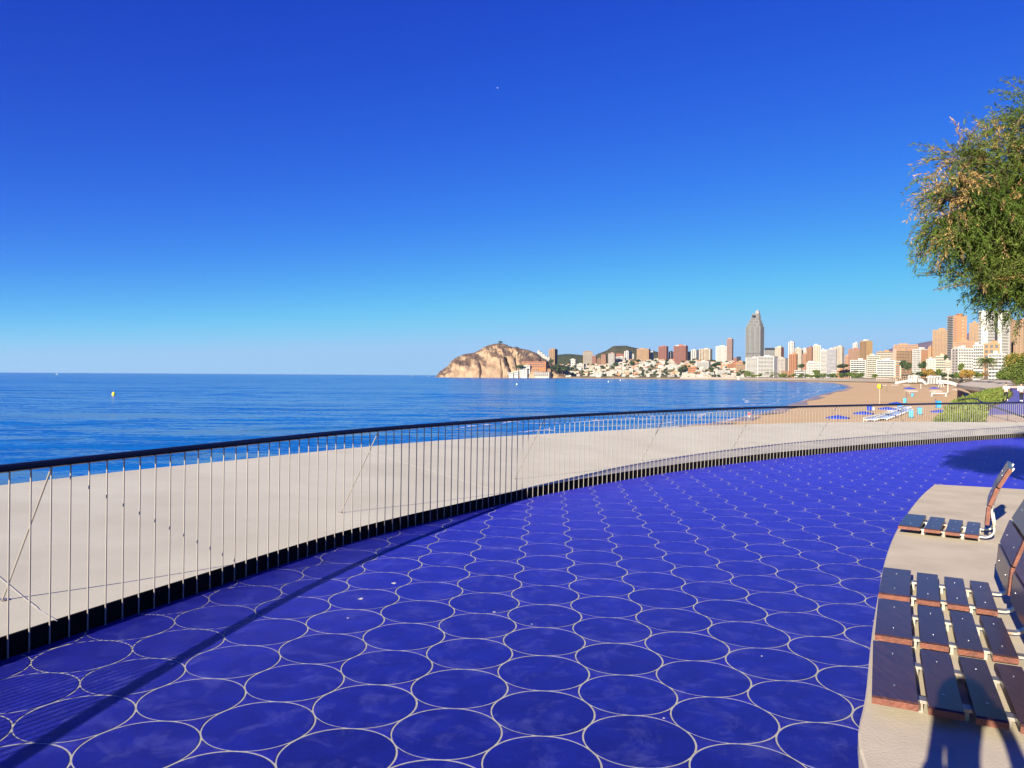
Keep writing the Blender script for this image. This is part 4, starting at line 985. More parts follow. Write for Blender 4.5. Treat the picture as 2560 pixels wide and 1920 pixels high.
B('white low hotel by the beach under the pines', crop2, 1430, 1620, 590, 645, 2240, 'white', fr=.1, style='wide', floors=3, colsn=9, top='none')
B('white beachfront block right of the tall pine clump', crop2, 1640, 1830, 560, 640, 2200, 'white', fr=.1, style='bands', floors=5, top='none')
B('white hillside houses in a step, upper slope', crop2, 700, 880, 450, 480, 2680, 'white', fr=.1, style='wide', floors=2, colsn=10, top='none')
B('cream long house at the lower left slope', crop2, 370, 555, 560, 625, 2680, 'cream', fr=.1, style='wide', floors=4, colsn=8, top='none')
B('white house block on the shore far left of the slope', crop2, 200, 345, 575, 635, 2720, 'white', fr=.1, style='wide', floors=4, colsn=7, top='none')
B('white low house by the sand at the left end of the bay', crop2, 20, 150, 580, 640, 2760, 'white', fr=.1, style='wide', floors=4, colsn=6, top='none')
# the skyscraper
def skyscraper():
    Y = 2250; a = crop3(155, 830); c = crop3(410, 830); pxc = (a[0]+c[0])/2; m = Y/F
    az = math.atan((pxc-1280)/F); g0 = aty(pxc, 940, Y); root = empty('skyscraper', (g0.x, g0.y, g0.z), -az-math.radians(20), 'tallest grey stepped skyscraper with a spire, alone above the skyline', 'skyscraper')
    k = 360/2212*m; ztop = lambda cy: aty(pxc, crop3(0, cy)[1], Y).z-g0.z
    cs = 278
    steps = [(160, 398, 350), (180, 385, 300), (205, 370, 255), (228, 357, 200), (246, 352, 150)]
    zprev = -20; fh = 3.55
    for i, (xl, xr, yt) in enumerate(steps):
        z1 = ztop(yt); wv = (xr-xl)*k*.96; xc = ((xl+xr)/2-cs)*k; dp = wv*.55+6
        b = MB(); z0 = zprev if i == 0 else zprev-6
        b.box((xc, 0, (z0+z1)/2), (wv, dp-i*1.2, z1-z0)); b.obj('wall', M['w_steel'], root)
        zs = 0 if i == 0 else zprev
        wm, sl = MB(), MB(); nc = max(4, int(wv/3.6)); z = zs+1.0; fl = int((z1-zs)/fh); d2 = (dp-i*1.2)/2
        for f_ in range(fl):
            zz = zs+(f_+.5)*fh; h_ = fh*(.55)
            for j in range(nc):
                if j % 4 == 3: continue
                wm.box((xc-wv/2+wv*(j+.5)/nc, -d2-.05, zz+.2), (wv/nc*.55, .14, h_))
            if f_ % 22 == 18: sl.box((xc, -d2-.1, zz), (wv*.98, .3, fh*.6), 0, 1)
        for j in range(0, nc+1): sl.box((xc-wv/2+wv*j/nc, -d2-.25, (zs+z1)/2), (.55, .5, z1-zs))
        for j in range(0, 6): sl.box((xc+wv/2+.1, -d2+2*d2*j/5, (zs+z1)/2), (.3, 1.2, z1-zs))
        tag(wm.obj('windows', WIN, root), kind='stuff'); tag(sl.obj('ribs', [M['w_grey'], M['w_dark']], root), kind='stuff')
        zprev = z1
    zc = ztop(112); b = MB(); xc = (318-cs)*k
    b.box((xc, 0, (zprev+zc)/2), (50*k, 8, zc-zprev)); b.add([(xc-25*k, -4, zc), (xc+25*k, -4, zc), (xc+25*k, 4, zc), (xc-25*k, 4, zc), (xc, 0, ztop(92))], [(0, 1, 4), (1, 2, 4), (2, 3, 4), (3, 0, 4)])
    b.obj('crown', M['w_grey'], root)
    b = MB(); b.tube([(xc, 0, zc), (xc, 0, ztop(82))], [.8, .3], 6)
    for xl, xr, yt in steps:
        for sg in (-1, 1): b.tube([(((xl+xr)/2-cs)*k+sg*(xr-xl)*k*.46, -3, ztop(yt)-1), (((xl+xr)/2-cs)*k+sg*(xr-xl)*k*.46, -3, ztop(yt)+5)], .5, 4)
    b.obj('spire', M['w_grey'], root)
    b = MB(); b.box(((285-cs)*k, -14, ztop(190)), (54*k, 1.2, 4)); b.obj('dark_opening', M['w_dark'], root)
skyscraper()
# right of the skyscraper
BB0 = B('block with blue-black top storey right of the skyscraper', crop3, 432, 602, 720, 850, 2050, 'grey', fr=0, style='bands', floors=9, slab='grey', top='none')
BB1 = B('blue-black glazed storey on the roof of the grey banded block', crop3, 440, 598, 680, 720, 2050, 'dark', fr=0, style='none', floors=1, top='none', drop=1, name='roof_storey', cat='roof storey')
B('cream and red-brown tower beside the blue-black topped block', crop3, 600, 738, 668, 900, 2000, 'cream', fr=.34, side='red', style='grid', floors=18, colsn=5, name='tower', cat='tower')
B('thin tall white tower with a flat cap, right of the skyscraper', crop3, 805, 900, 590, 800, 2150, 'white', fr=.16, side='grey', style='grid', floors=20, colsn=2, top='white', name='tower', cat='tower')
B('white gridded tower behind the orange brown one', crop3, 900, 1016, 685, 945, 2000, 'cream', fr=.12, style='grid', floors=20, colsn=5, name='tower', cat='tower')
B('pale white slab between the gridded tower and the red-brown one', crop3, 1016, 1082, 695, 930, 2010, 'white', fr=0, style='grid', floors=17, colsn=2)
B('small pink block below the pale white slab', crop3, 1020, 1085, 770, 960, 1900, 'salmon', fr=.2, style='grid', floors=12, colsn=2)
B('orange brown slab tower with stepped top, near the skyscraper', crop3, 810, 946, 775, 1020, 1720, 'orange', fr=.14, side='brown', style='grid', floors=15, colsn=4, slab='salmon', name='tower', cat='tower')
B('red-brown banded tower left of the white-capped cream one', crop3, 1080, 1190, 672, 905, 1800, 'brick', fr=.2, style='bands', floors=15, slab='salmon', name='tower', cat='tower')
B('cream tower with white cap storeys', crop3, 1185, 1300, 640, 900, 1780, 'cream', fr=0, style='grid', floors=18, colsn=4, top='white', name='tower', cat='tower')
B('low white banded hotel in front of the skyscraper foot', crop3, 150, 345, 832, 1010, 1950, 'white', fr=0, style='bands', floors=10, name='hotel', cat='hotel')
B('large white banded hotel with blank right end wall', crop3, 330, 645, 812, 1140, 1750, 'white', fr=.2, style='bands', floors=16, proud=1.6, name='hotel', cat='hotel', sidewin=False)
B('pale block with blank beige end right of the large white hotel', crop3, 640, 802, 838, 1030, 1740, 'pale', fr=.3, side='cream', style='grid', floors=9, colsn=5, sidewin=False)
B('silver-grey balcony tower in front of the cream towers', crop3, 1300, 1400, 715, 1120, 1490, 'white', fr=0, style='bands', floors=20, name='tower', cat='tower')
B('grey gridded half of the silver-grey tower, right side', crop3, 1395, 1546, 700, 1150, 1480, 'lilac', fr=.1, style='grid', floors=22, colsn=10, name='tower', cat='tower')
B('cream rounded tower behind the silver-grey one', crop3, 1500, 1662, 665, 945, 1720, 'cream', fr=.2, style='grid', floors=19, colsn=6, top='cream', name='tower', cat='tower')
B('narrow salmon block right of the cream rounded tower', crop3, 1668, 1732, 805, 950, 1650, 'salmon', fr=0, style='grid', floors=10, colsn=3)
B('red-brown stepped block left of the tall yellow tan tower', crop3, 1725, 1905, 700, 945, 1600, 'brick', fr=0, style='bands', floors=16, slab='salmon')
B('thin white pair of towers peeping over the red-brown block', crop3, 1795, 1882, 605, 720, 1900, 'white', fr=.2, style='grid', floors=9, colsn=2, top='white')
B('tall yellow tan tower at the middle right skyline', crop3, 1900, 2098, 575, 900, 1500, 'yellow', fr=.45, side='yellow', style='bands', floors=22, slab='tan', alpha=40, sidewin=False, top='white', name='tower', cat='tower')
B('white seven storey hotel with long dark window bands', crop3, 1755, 2012, 868, 1125, 1300, 'white', fr=.08, style='bands', floors=8, name='hotel', cat='hotel')
B('cream banded flats right of the white seven storey hotel', crop3, 2010, 2212, 800, 1130, 1330, 'cream', fr=0, style='bands', floors=11)
B('small orange brown block by the beach under the hotel', crop3, 690, 812, 1035, 1140, 1690, 'brown', fr=0, style='grid', floors=4, colsn=5, slab='tan', top='none')
B('cream low block at the back of the sand', crop3, 814, 900, 1040, 1150, 1680, 'cream', fr=0, style='grid', floors=4, colsn=3, top='none')
B('white four storey seafront flats with blank right wall', crop3, 898, 1150, 1025, 1150, 1640, 'white', fr=.4, style='bands', floors=4, alpha=38, top='none')
B('low white flats behind the seafront row', crop3, 1085, 1300, 905, 1030, 1600, 'white', fr=0, style='wide', floors=5, colsn=8)
B('orange roofed seafront houses', crop3, 1545, 1755, 1020, 1140, 1380, 'salmon', fr=.1, style='grid', floors=3, colsn=9, top='orange')
B('low white house between the silver-grey tower and the orange roofs', crop3, 1470, 1552, 1030, 1150, 1400, 'white', fr=0, style='bands', floors=4, top='none')
B('tan low block in front of the skyscraper, by the pines', crop3, 0, 150, 935, 1060, 2050, 'tan', fr=0, style='wide', floors=5, colsn=6, top='none')
# right group
B('orange roofed terraces filling the slope under the violet mountain', crop4, 385, 700, 535, 640, 1750, 'salmon', fr=0, style='wide', floors=5, colsn=16)
B('higher orange crest block of the slope terraces', crop4, 470, 640, 545, 640, 1780, 'orange', fr=0, style='grid', floors=5, colsn=9)
B('pale orange flats on the left of the slope terraces', crop4, 160, 400, 625, 760, 1500, 'tan', fr=0, style='bands', floors=6, slab='cream')
B('pale salmon slab between the flats and the tan terraces', crop4, 375, 420, 590, 740, 1480, 'pink', fr=0, style='none', floors=6, top='none')
B('tan terraced flats with dark balcony rows', crop4, 415, 622, 610, 765, 1420, 'tan', fr=.1, style='bands', floors=8, slab='tan')
B('white five storey banded block with an orange panel', crop4, 160, 395, 735, 945, 1200, 'white', fr=0, style='bands', floors=7)
B('orange brown end panel and cream corner of the white banded block', crop4, 393, 482, 745, 945, 1198, 'cream', fr=0, style='grid', floors=7, colsn=1, slab='orange', sidewin=False, top='none')
B('white tower with black checker windows and orange flank', crop4, 625, 832, 595, 890, 1080, 'white', fr=.45, side='salmon', style='grid', floors=12, colsn=6, slab='white', sidewin=False, alpha=38, name='tower', cat='tower')
B('orange slab behind the checkered tower', crop4, 830, 892, 565, 740, 1300, 'salmon', fr=.3, side='orange', style='none', floors=10)
B('tan tower with a dense grid of dark windows, left of the tallest orange tower', crop4, 890, 1082, 345, 720, 1180, 'tan', fr=0, style='grid', floors=24, colsn=9, name='tower', cat='tower')
B('tallest orange brick tower with glazed balcony flank on its left', crop4, 1083, 1335, 165, 800, 1000, 'salmon', fr=-.31, side='grey', style='none', floors=28, alpha=32, top='orange', name='tower', cat='tower')
B('tan tower half hidden behind the white balcony tower', crop4, 1365, 1482, 258, 560, 1050, 'tan', fr=0, style='grid', floors=18, colsn=6, name='tower', cat='tower')
B('brown shaded tower at the right edge', crop4, 1888, 1985, 225, 660, 900, 'brown', fr=0, style='grid', floors=24, colsn=3, name='tower', cat='tower')
B('orange tan tower with dark windows at the right edge', crop4, 1942, 2140, 235, 690, 840, 'tan', fr=0, style='grid', floors=24, colsn=7, slab='tan', name='tower', cat='tower')
B('salmon roof storeys behind the white balcony blocks', crop4, 1160, 1432, 500, 620, 960, 'salmon', fr=0, style='grid', floors=5, colsn=10)
B('long white slab block with grey window grid', crop4, 1140, 1425, 585, 910, 820, 'white', fr=-.28, side='pale', style='grid', floors=9, colsn=9, alpha=30)
B('white block of deep balconies beside the long white slab', crop4, 1415, 1550, 545, 905, 790, 'white', fr=0, style='bands', floors=9, proud=2.0)
B('orange tan block with a round window behind the palm', crop4, 1545, 1762, 522, 720, 830, 'tan', fr=0, style='grid', floors=3, colsn=3)
B('white six storey balcony block behind the tall palm', crop4, 1610, 1832, 660, 965, 720, 'white', fr=0, style='bands', floors=7, proud=2.0)
B('low cream flats with rounded balconies', crop4, 930, 1062, 685, 910, 1000, 'cream', fr=0, style='bands', floors=7)
B('white speckled flats left of the low cream flats', crop4, 808, 935, 725, 890, 1040, 'white', fr=0, style='grid', floors=6, colsn=6, slab='white')
B('small cream block right of the low cream flats', crop4, 1050, 1132, 745, 910, 960, 'cream', fr=0, style='bands', floors=7)
B('grey-white gridded block left of the long white slab', crop4, 1130, 1222, 600, 900, 850, 'pale', fr=0, style='wide', floors=9, colsn=4)
def attach(ch, par):                                 # a storey that belongs to the building below it
    bpy.context.view_layer.update(); mw = ch.matrix_world.copy(); ch.parent = par; ch.matrix_parent_inverse = par.matrix_world.inverted()
    ch.matrix_basis = mw
    for k in ('category', 'label'):
        if k in ch: del ch[k]
attach(CR, RD2); attach(BB1, BB0)
# tower with alternating white walls and grey balcony columns, its top lost behind the tamarisk
def striped_tower():
    Y = 850; a = crop4(1475, 80); c = crop4(1890, 660); pxc = (a[0]+c[0])/2; az = math.atan((pxc-1280)/F); k = 400/2074*Y/F*math.cos(az)
    g0 = aty(pxc, c[1], Y); H = aty(pxc, a[1], Y).z-g0.z
    root = empty('tower', (g0.x, g0.y, g0.z), -az, 'tall white tower with vertical grey balcony columns, top hidden by the tamarisk', 'tower')
    x0 = 1682.5; fl = 30; fh = H/fl
    for xa, xb, dy, mt in ((1515, 1600, 0, 'white'), (1600, 1692, 3, 'grey'), (1692, 1730, 5, 'dark'), (1730, 1782, 0, 'white'), (1782, 1872, 3, 'pale'), (1872, 1890, 4, 'grey'), (1475, 1515, 2, 'grey')):  # dark strip and narrow right grey one: flank shade put into wall colour
        b = MB(); b.box((((xa+xb)/2-x0)*k, dy+8, H/2-10), ((xb-xa)*k, 16, H+20)); b.obj('wall', M['w_'+mt], root)
        if mt in ('grey', 'pale') and xb-xa > 30:
            s_, w_ = MB(), MB()
            s_.box((0, 0, 0), ((xb-xa)*k*.96, 2.2, fh*.38)); w_.box((0, 0, 0), ((xb-xa)*k*.9, .3, fh*.5)); sm, wm = s_.mesh('balcony', M['w_white']), w_.mesh('window_band', WIN)
            for f_ in range(fl):
                inst('balcony', sm, root, loc=(((xa+xb)/2-x0)*k, dy-1.2, fh*(f_+.2))); inst('window_band', wm, root, loc=(((xa+xb)/2-x0)*k, dy-.1, fh*(f_+.66)))
        if xb-xa == 85:
            w_ = MB()
            for f_ in range(fl): w_.box(((1585-x0)*k, -.02, fh*(f_+.5)), (12*k, .12, fh*.4))
            tag(w_.obj('windows', WIN, root), kind='stuff')
striped_tower()
# left flank of the tallest orange tower: glazed balconies, plus pale window column on its front
for o in bpy.data.objects:
    if o.get('label', '').startswith('tallest orange brick'):
        wl = [c for c in o.children if c.name.startswith('wall')][0]; xs = [v.co.x for v in wl.data.vertices]; ys = [v.co.y for v in wl.data.vertices]; H = max(v.co.z for v in wl.data.vertices)
        hw, hd = max(xs), max(ys); fh = H/28; b = MB(); b.box((0, 0, 0), (1.4, hd*1.9, fh*.36)); bm_ = b.mesh('balcony', M['w_pale']); b = MB(); b.box((0, 0, 0), (.2, hd*1.85, fh*.5)); wm_ = b.mesh('window_band', WIN)
        b2 = MB(); b2.box((0, 0, 0), (2.2, .2, fh*.45)); pm = b2.mesh('stair_window', M['w_cream']); b3 = MB(); b3.box((0, 0, 0), (hw*.42, .9, fh*.34)); bb = b3.mesh('balcony', M['w_pink'])
        for k in range(28):
            inst('balcony', bm_, o, loc=(-hw-.7, 0, fh*(k+.2))); inst('window_band', wm_, o, loc=(-hw-.1, 0, fh*(k+.64)))
            inst('balcony', bb, o, loc=(-hw*.76, -hd-.45, fh*(k+.2)))
            if k % 2: inst('stair_window', pm, o, loc=(hw*.45, -hd-.08, fh*(k+.55)))

# ------------------------------------------------------------------ hillside villas (small, far): walls, roof, openings each
def villa(kind, r):
    root = empty('villa'); w_, d_, h_ = r.uniform(12, 22), r.uniform(9, 14), r.choice((3.4, 6.4, 6.8, 9.2)); wc = {'white': 'white', 'cream': 'cream', 'salmon': 'salmon', 'pale': 'pale'}[kind]
    b = MB(); b.box((0, 0, h_/2-3), (w_, d_, h_+6)); b.box((w_*.2, -d_*.5-1.5, h_*.25-3), (w_*.55, 3, h_*.5+6)); b.obj('wall', M['w_'+wc], root)
    b = MB(); n = int(h_/3.1)
    for f_ in range(n):
        m = r.randint(3, 5)
        for j in range(m):
            if r.random() < .85: b.box((-w_/2+w_*(j+.5)/m, -d_/2-(.05 if not (.2 < (j+.5)/m < 1 and f_ < n/2) else 3.05), 1.6+f_*3.1), (w_/m*.5, .12, 1.7))
    tag(b.obj('windows', WIN, root), kind='stuff')
    b = MB()
    if r.random() < .25:
        e = .6; b.add([(-w_/2-e, -d_/2-e, h_), (w_/2+e, -d_/2-e, h_), (w_/2+e, d_/2+e, h_), (-w_/2-e, d_/2+e, h_), (-w_*.2, 0, h_+2.3), (w_*.2, 0, h_+2.3)], [(0, 1, 5, 4), (1, 2, 5), (2, 3, 4, 5), (3, 0, 4), (3, 2, 1, 0)]); b.obj('roof', M['roof_tile'], root)
    else:
        b.box((0, 0, h_+.25), (w_+.8, d_+.8, .5)); b.box((w_*.2, d_*.1, h_+1.2), (w_*.25, d_*.3, 1.8)); b.obj('roof', M['w_'+wc], root)
    return root
VL = {'white': 'small white villa on the terraced hillside above the far beach', 'cream': 'small cream villa on the terraced hillside above the far beach', 'salmon': 'small salmon villa on the terraced hillside above the far beach', 'pale': 'small pale grey villa on the terraced hillside above the far beach'}
vr = random.Random(4); protos = []
for kind in ('white', 'white', 'white', 'cream', 'salmon', 'pale', 'white', 'cream', 'white', 'white', 'cream', 'pale'): protos.append((kind, villa(kind, vr)))
used = set(); placed = []
tries = 0
while len(placed) < 240 and tries < 8000:
    tries += 1
    px = vr.uniform(1395, 1868); yi = interp(px, PXs, YIs); t = vr.uniform(22, 400); Y = yi+t
    if any(abs(px-a)/F*Y < 15 and abs(Y-c) < 16 for a, c in placed): continue
    placed.append((px, Y)); k = vr.randrange(len(protos)); kind, pr_ = protos[k]
    o = pr_ if k not in used else copy_tree(pr_); used.add(k)
    o.location = ((px-1280)/F*Y, Y, ground(px, Y)+.4); o.rotation_euler = (0, 0, -math.atan((px-1280)/F)+vr.uniform(-.5, .5)); tag(o, VL[kind], 'villa', kind+' villas on the far hillside')

# ------------------------------------------------------------------ trees and palms of the town and the sea front
def crown_mesh(name, r, n, size, m, lobes=6, flat=.8):
    b = MB(); ls = [(Vector((r.uniform(-.55, .55), r.uniform(-.55, .55), r.uniform(-.35, .45)*flat)), r.uniform(.35, .6)) for _ in range(lobes)]
    for _ in range(n):
        c, rad = r.choice(ls); u = Vector((r.gauss(0, 1), r.gauss(0, 1), r.gauss(0, 1))).normalized(); p = c+u*rad*(r.random()**.4); p.z *= flat
        b.leaf(p, size*r.uniform(.6, 1.3), r, .8)
    return b.mesh(name, M[m])
def trunk_mesh(h):
    b = MB(); b.tube([(0, 0, 0), (.02*h, 0, h*.5), (0, .02*h, h)], [.05*h, .038*h, .028*h], 7)
    for k in range(4):
        a = k*1.6; b.tube([(0, .01, h*.8), (.28*h*math.cos(a), .28*h*math.sin(a), h*1.25)], [.022*h, .008*h], 5)
    return b.mesh('trunk', M['bark'])
tr = random.Random(21)
CRN = {m: [crown_mesh('crown', tr, 1000, .22, m, 8) for _ in range(3)] for m in ('treeA', 'treeB', 'treeC')}
TRK = trunk_mesh(1.0)
def tree(px, py_base, Y, hgt, wid, m, label, group=None, z=None, flat=1.0):
    p = aty(px, py_base, Y); root = empty('tree', p, tr.uniform(0, 6), label, 'tree', group)
    inst('trunk', TRK, root, s=(hgt*.5,)*3); c = inst('crown', tr.choice(CRN[m]), root, loc=(0, 0, hgt*.56), rz=tr.uniform(0, 6)); c.scale = (wid/1.9, wid/1.9, hgt*.56*flat)
    return root
def frond(b, az, ln, rise, m=0):
    d = Vector((math.cos(az), math.sin(az), 0)); pts = [d*(ln*t)+Vector((0, 0, rise*ln*t-1.15*ln*t*t*(.8+.2*rise))) for t in (0, .2, .4, .6, .8, 1)]
    s_ = Vector((-d.y, d.x, 0))
    for i in range(5):
        wd = ln*.24*(1-.6*i/5)
        for sg in (-1, 1):
            for k in range(3):
                a = pts[i].lerp(pts[i+1], k/3); b.add([a, a+s_*sg*wd*.9+d*ln*.08-Vector((0, 0, wd*.5)), a+d*ln*.045], [(0, 1, 2)], m)
    b.tube(pts, [ln*.012]*5+[ln*.003], 3, m=m, cap=False)
def palm_meshes(r):
    b = MB()
    for k in range(38): frond(b, k*2.4+r.uniform(-.2, .2), r.uniform(.85, 1.1), r.uniform(-.1, 1.15))
    c = b.mesh('crown', M['palm']); b = MB()
    for k in range(16): frond(b, k*2.4+.5, r.uniform(.55, .75), -.7)
    return c, b.mesh('dry_skirt', M['palmdry'])
PALMS = [palm_meshes(tr) for _ in range(2)]
b = MB(); b.tube([(0, 0, 0), (.02, 0, .15), (-.01, 0, .6), (0, 0, 1)], [.045, .03, .026, .032], 8); PTR = b.mesh('trunk', M['bark'])
def palm(px, py_base, Y, hgt, crown_r, label, group=None):
    p = aty(px, py_base, Y); root = empty('palm_tree', p, tr.uniform(0, 6), label, 'palm', group); cm, sk = tr.choice(PALMS)
    t = inst('trunk', PTR, root); t.scale = (max(5, hgt*.6), max(5, hgt*.6), hgt)
    inst('crown', cm, root, loc=(0, 0, hgt), s=crown_r); inst('dry_skirt', sk, root, loc=(0, 0, hgt), s=crown_r)
    return root
# dark pines and shrubs between the villas
n = 0; tries = 0
while n < 260 and tries < 6000:
    tries += 1; px = tr.uniform(1392, 1868); yi = interp(px, PXs, YIs); Y = yi+tr.uniform(30, 410)
    if any(abs(px-a)/F*Y < 12 and abs(Y-c) < 9 for a, c in placed): continue
    h_ = tr.uniform(7, 14); root = empty('tree', ((px-1280)/F*Y, Y, ground(px, Y)-.5), tr.uniform(0, 6), 'dark green pine between the villas of the far hillside', 'tree', 'pines between the far villas')
    inst('trunk', TRK, root, s=h_*.5); c = inst('crown', tr.choice(CRN['treeB']), root, loc=(0, 0, h_*.6)); c.scale = (h_*.52, h_*.52, h_*.5); n += 1
for x, y, m, w_, h_, lb in ((1640, 500, 'treeB', 100, 60, 'broad dark pine clump on the hillside right of the white terraced hotel'), (1580, 560, 'treeB', 90, 70, 'tall dark pine beside the broad clump'), (1300, 470, 'treeB', 60, 65, 'upright dark cypress above the orange villa'),
                        (1455, 405, 'treeB', 60, 45, 'dark round tree on the crest in front of the cream block'), (1200, 560, 'treeB', 140, 80, 'wide dark pine group left of the orange villa'), (620, 440, 'treeB', 80, 40, 'dark pine at the foot of the orange tan tower'),
                        (520, 470, 'treeB', 70, 50, 'dark pine left of the orange tan tower'), (1380, 610, 'treeB', 80, 50, 'dark tree by the orange villa near the sand'), (320, 500, 'treeB', 80, 70, 'dark pine below the pinkish tower')):
    px, py = crop2(x, y+h_*.5); Y = fit_Y(px, py); k = 420/2212/F*Y; tree(px, py, Y, h_*k*1.25, w_*k*1.15, m, lb)
for x, y, w_, h_, lb in ((1740, 530, 260, 110, 'dark pines on the slope between the headland and the villas'), (1195, 500, 100, 60, 'dark pines under the orange terrace of the headland'), (1590, 430, 70, 60, 'dark pine at the right end of the orange terrace'), (970, 183, 48, 30, 'lone round pine on the summit of the headland'), (1040, 225, 30, 20, 'small pine just below the headland summit'), (1170, 248, 34, 20, 'small pine on the right crest of the headland')):
    px, py = crop1(x, y+h_*.5); Y = 2905 if y > 300 else 3082; k = 440/2212/F*Y; tree(px, py, Y, h_*k*1.2, w_*k*1.1, 'treeB', lb)
# sea front palms and trees, middle distance
for k, (x, y, h_) in enumerate(((20, 1130, 100), (75, 1130, 110), (480, 1140, 110), (555, 1140, 110), (590, 1150, 90), (640, 1150, 100), (870, 1150, 70), (915, 1150, 75), (1290, 1160, 100), (1340, 1160, 80), (1590, 1165, 110), (1690, 1165, 110), (1735, 1170, 130), (1830, 1170, 160), (1905, 1170, 90), (250, 1150, 110))):
    px, py = crop3(x, y); Y = interp(px, PXs, YIs)+6; kk = 360/2212/F*Y; palm(px, py, Y, h_*kk*.85, max(2.6, h_*kk*.3), 'slender palm on the far sea front behind the sand', 'palms along the far sea front')
for k in range(34):
    px = tr.uniform(1862, 2205); Y = interp(px, PXs, YIs)+tr.uniform(2, 14); h_ = tr.uniform(7, 13); root = empty('tree', ((px-1280)/F*Y, Y, -.6), tr.uniform(0, 6), 'olive green sea front tree in the row between the sand and the hotels', 'tree', 'sea front trees before the hotels')
    inst('trunk', TRK, root, s=h_*.5); c = inst('crown', tr.choice(CRN[tr.choice(('treeA', 'treeA', 'treeB'))]), root, loc=(0, 0, h_*.58)); c.scale = (h_*.55, h_*.55, h_*.5)
for x, y, w_, h_, m, lb in ((185, 1090, 90, 90, 'treeA', 'round olive tree on the far sea front below the skyscraper'), (1240, 1075, 110, 90, 'treeA', 'round grey-green tree in front of the silver-grey tower'), (1250, 1130, 120, 70, 'treeA', 'low olive tree by the sand under the grey-green one'), (1850, 1125, 150, 80, 'treeA', 'wide light green tree in front of the white seven storey hotel'),
                           (1000, 975, 90, 80, 'treeB', 'dark cypress clump behind the seafront flats'), (1650, 970, 200, 70, 'treeB', 'dark tree bank between the rounded cream tower and the hotel'), (130, 920, 50, 60, 'treeB', 'dark pine beside the white banded hotel by the skyscraper')):
    px, py = crop3(x, y+h_*.5); Y = interp(px, PXs, YIs)+10; Y += 60 if y < 1000 else 0; k = 360/2212/F*Y; tree(px, py, Y, h_*k*1.3, w_*k*1.1, m, lb)
for x, y, w_, h_, m, Y, lb in ((520, 815, 100, 130, 'treeB', 1150, 'tall dark pine bank left of the checkered tower'), (580, 830, 100, 110, 'treeB', 1140, 'right part of the dark pine bank by the checkered tower'), (755, 820, 95, 115, 'treeB', 950, 'round dark tree at the foot of the orange flank'), (1055, 710, 45, 80, 'treeB', 960, 'dark tree peeping between the cream flats'),
                              (735, 930, 110, 80, 'treeB', 700, 'dark green tree left of the golden row'), (800, 920, 90, 90, 'treeA', 690, 'olive tree, first of the golden row'), (850, 915, 120, 110, 'treeC', 680, 'golden olive tree, broadest of the row by the white walls'), (950, 910, 100, 100, 'treeA', 690, 'yellow green tree right of the broadest golden one'), (1040, 935, 110, 60, 'treeB', 700, 'low dark hedge tree in the sea front row'), (1140, 945, 120, 60, 'treeB', 700, 'second low dark hedge tree in the sea front row'),
                              (1230, 950, 110, 110, 'treeA', 560, 'olive green tree left of the orange autumn trees'), (1300, 930, 100, 130, 'treeC', 550, 'orange autumn tree, left of two'), (1370, 930, 110, 130, 'treeC', 555, 'orange autumn tree, right of two'), (1480, 930, 130, 70, 'treeA', 600, 'olive hedge tree left of the tall palm'), (1560, 930, 90, 60, 'treeC', 600, 'russet bush behind the tall palm'),
                              (1250, 840, 70, 110, 'treeA', 700, 'thin grey-green tree before the long white slab')):
    px, py = crop4(x, y+h_*.55); k = 400/2074/F*Y; tree(px, py, Y, h_*k*1.3, w_*k*1.1, m, lb)
for x, y, h_, lb in ((635, 990, 115, 'palm standing left of the dark green tree on the sea front'), (930, 990, 130, 'palm among the golden sea front trees'), (1345, 1000, 150, 'palm between the two orange autumn trees')):
    px, py = crop4(x, y); Y = 640; k = 400/2074/F*Y; palm(px, py, Y, h_*k*.8, h_*k*.30, lb)
px, py = crop4(1575, 975); palm(px, py, 430, 250*400/2074/F*430, 75*400/2074/F*430*1.7, 'tall palm with a full green head, left of a close pair')
px, py = crop4(1605, 980); palm(px, py, 436, 240*400/2074/F*436, 70*400/2074/F*436*1.7, 'tall palm with a full green head, right of a close pair')
# the big leafy tree above the walkers
def big_tree():
    Y = 175; k = 400/2074/F*Y; r = random.Random(3); c0 = crop4(1965, 1075); p = aty(c0[0], c0[1], Y)
    root = empty('tree', p, 0, 'large leafy green tree with russet top above the walkers at the right edge', 'tree')
    for dx in (0, .35): 
        b = MB(); b.tube([(dx*5, 0, -1), (dx*6-.2, .2, 1.5), (dx*9-.6, .3, 3.4)], [.42, .34, .24], 8); b.obj('trunk', M['bark'], root)
    g, o = MB(), MB()
    lobes = [(1800, 905, 70, 50), (1870, 830, 80, 95), (1880, 730, 70, 80), (1950, 700, 80, 70), (2040, 760, 110, 110), (1960, 860, 110, 110), (2060, 900, 110, 110), (1870, 930, 90, 55), (2000, 985, 90, 70), (2080, 690, 60, 60), (1780, 930, 60, 40), (2140, 850, 120, 160)]
    for x, y, rx, ry in lobes:
        q_ = aty(*crop4(x, y), Y)-p
        for _ in range(900):
            u = Vector((r.gauss(0, 1), r.gauss(0, 1), r.gauss(0, 1))).normalized()*(r.random()**.45)
            pt = q_+Vector((u.x*rx*k, u.y*rx*k*.8, u.z*ry*k)); (o if (y < 760 and r.random() < .45) else g).leaf(pt, r.uniform(.22, .42), r, .7)
    g.obj('crown', M['treeA'], root); o.obj('russet_foliage', M['treeC'], root)
big_tree()

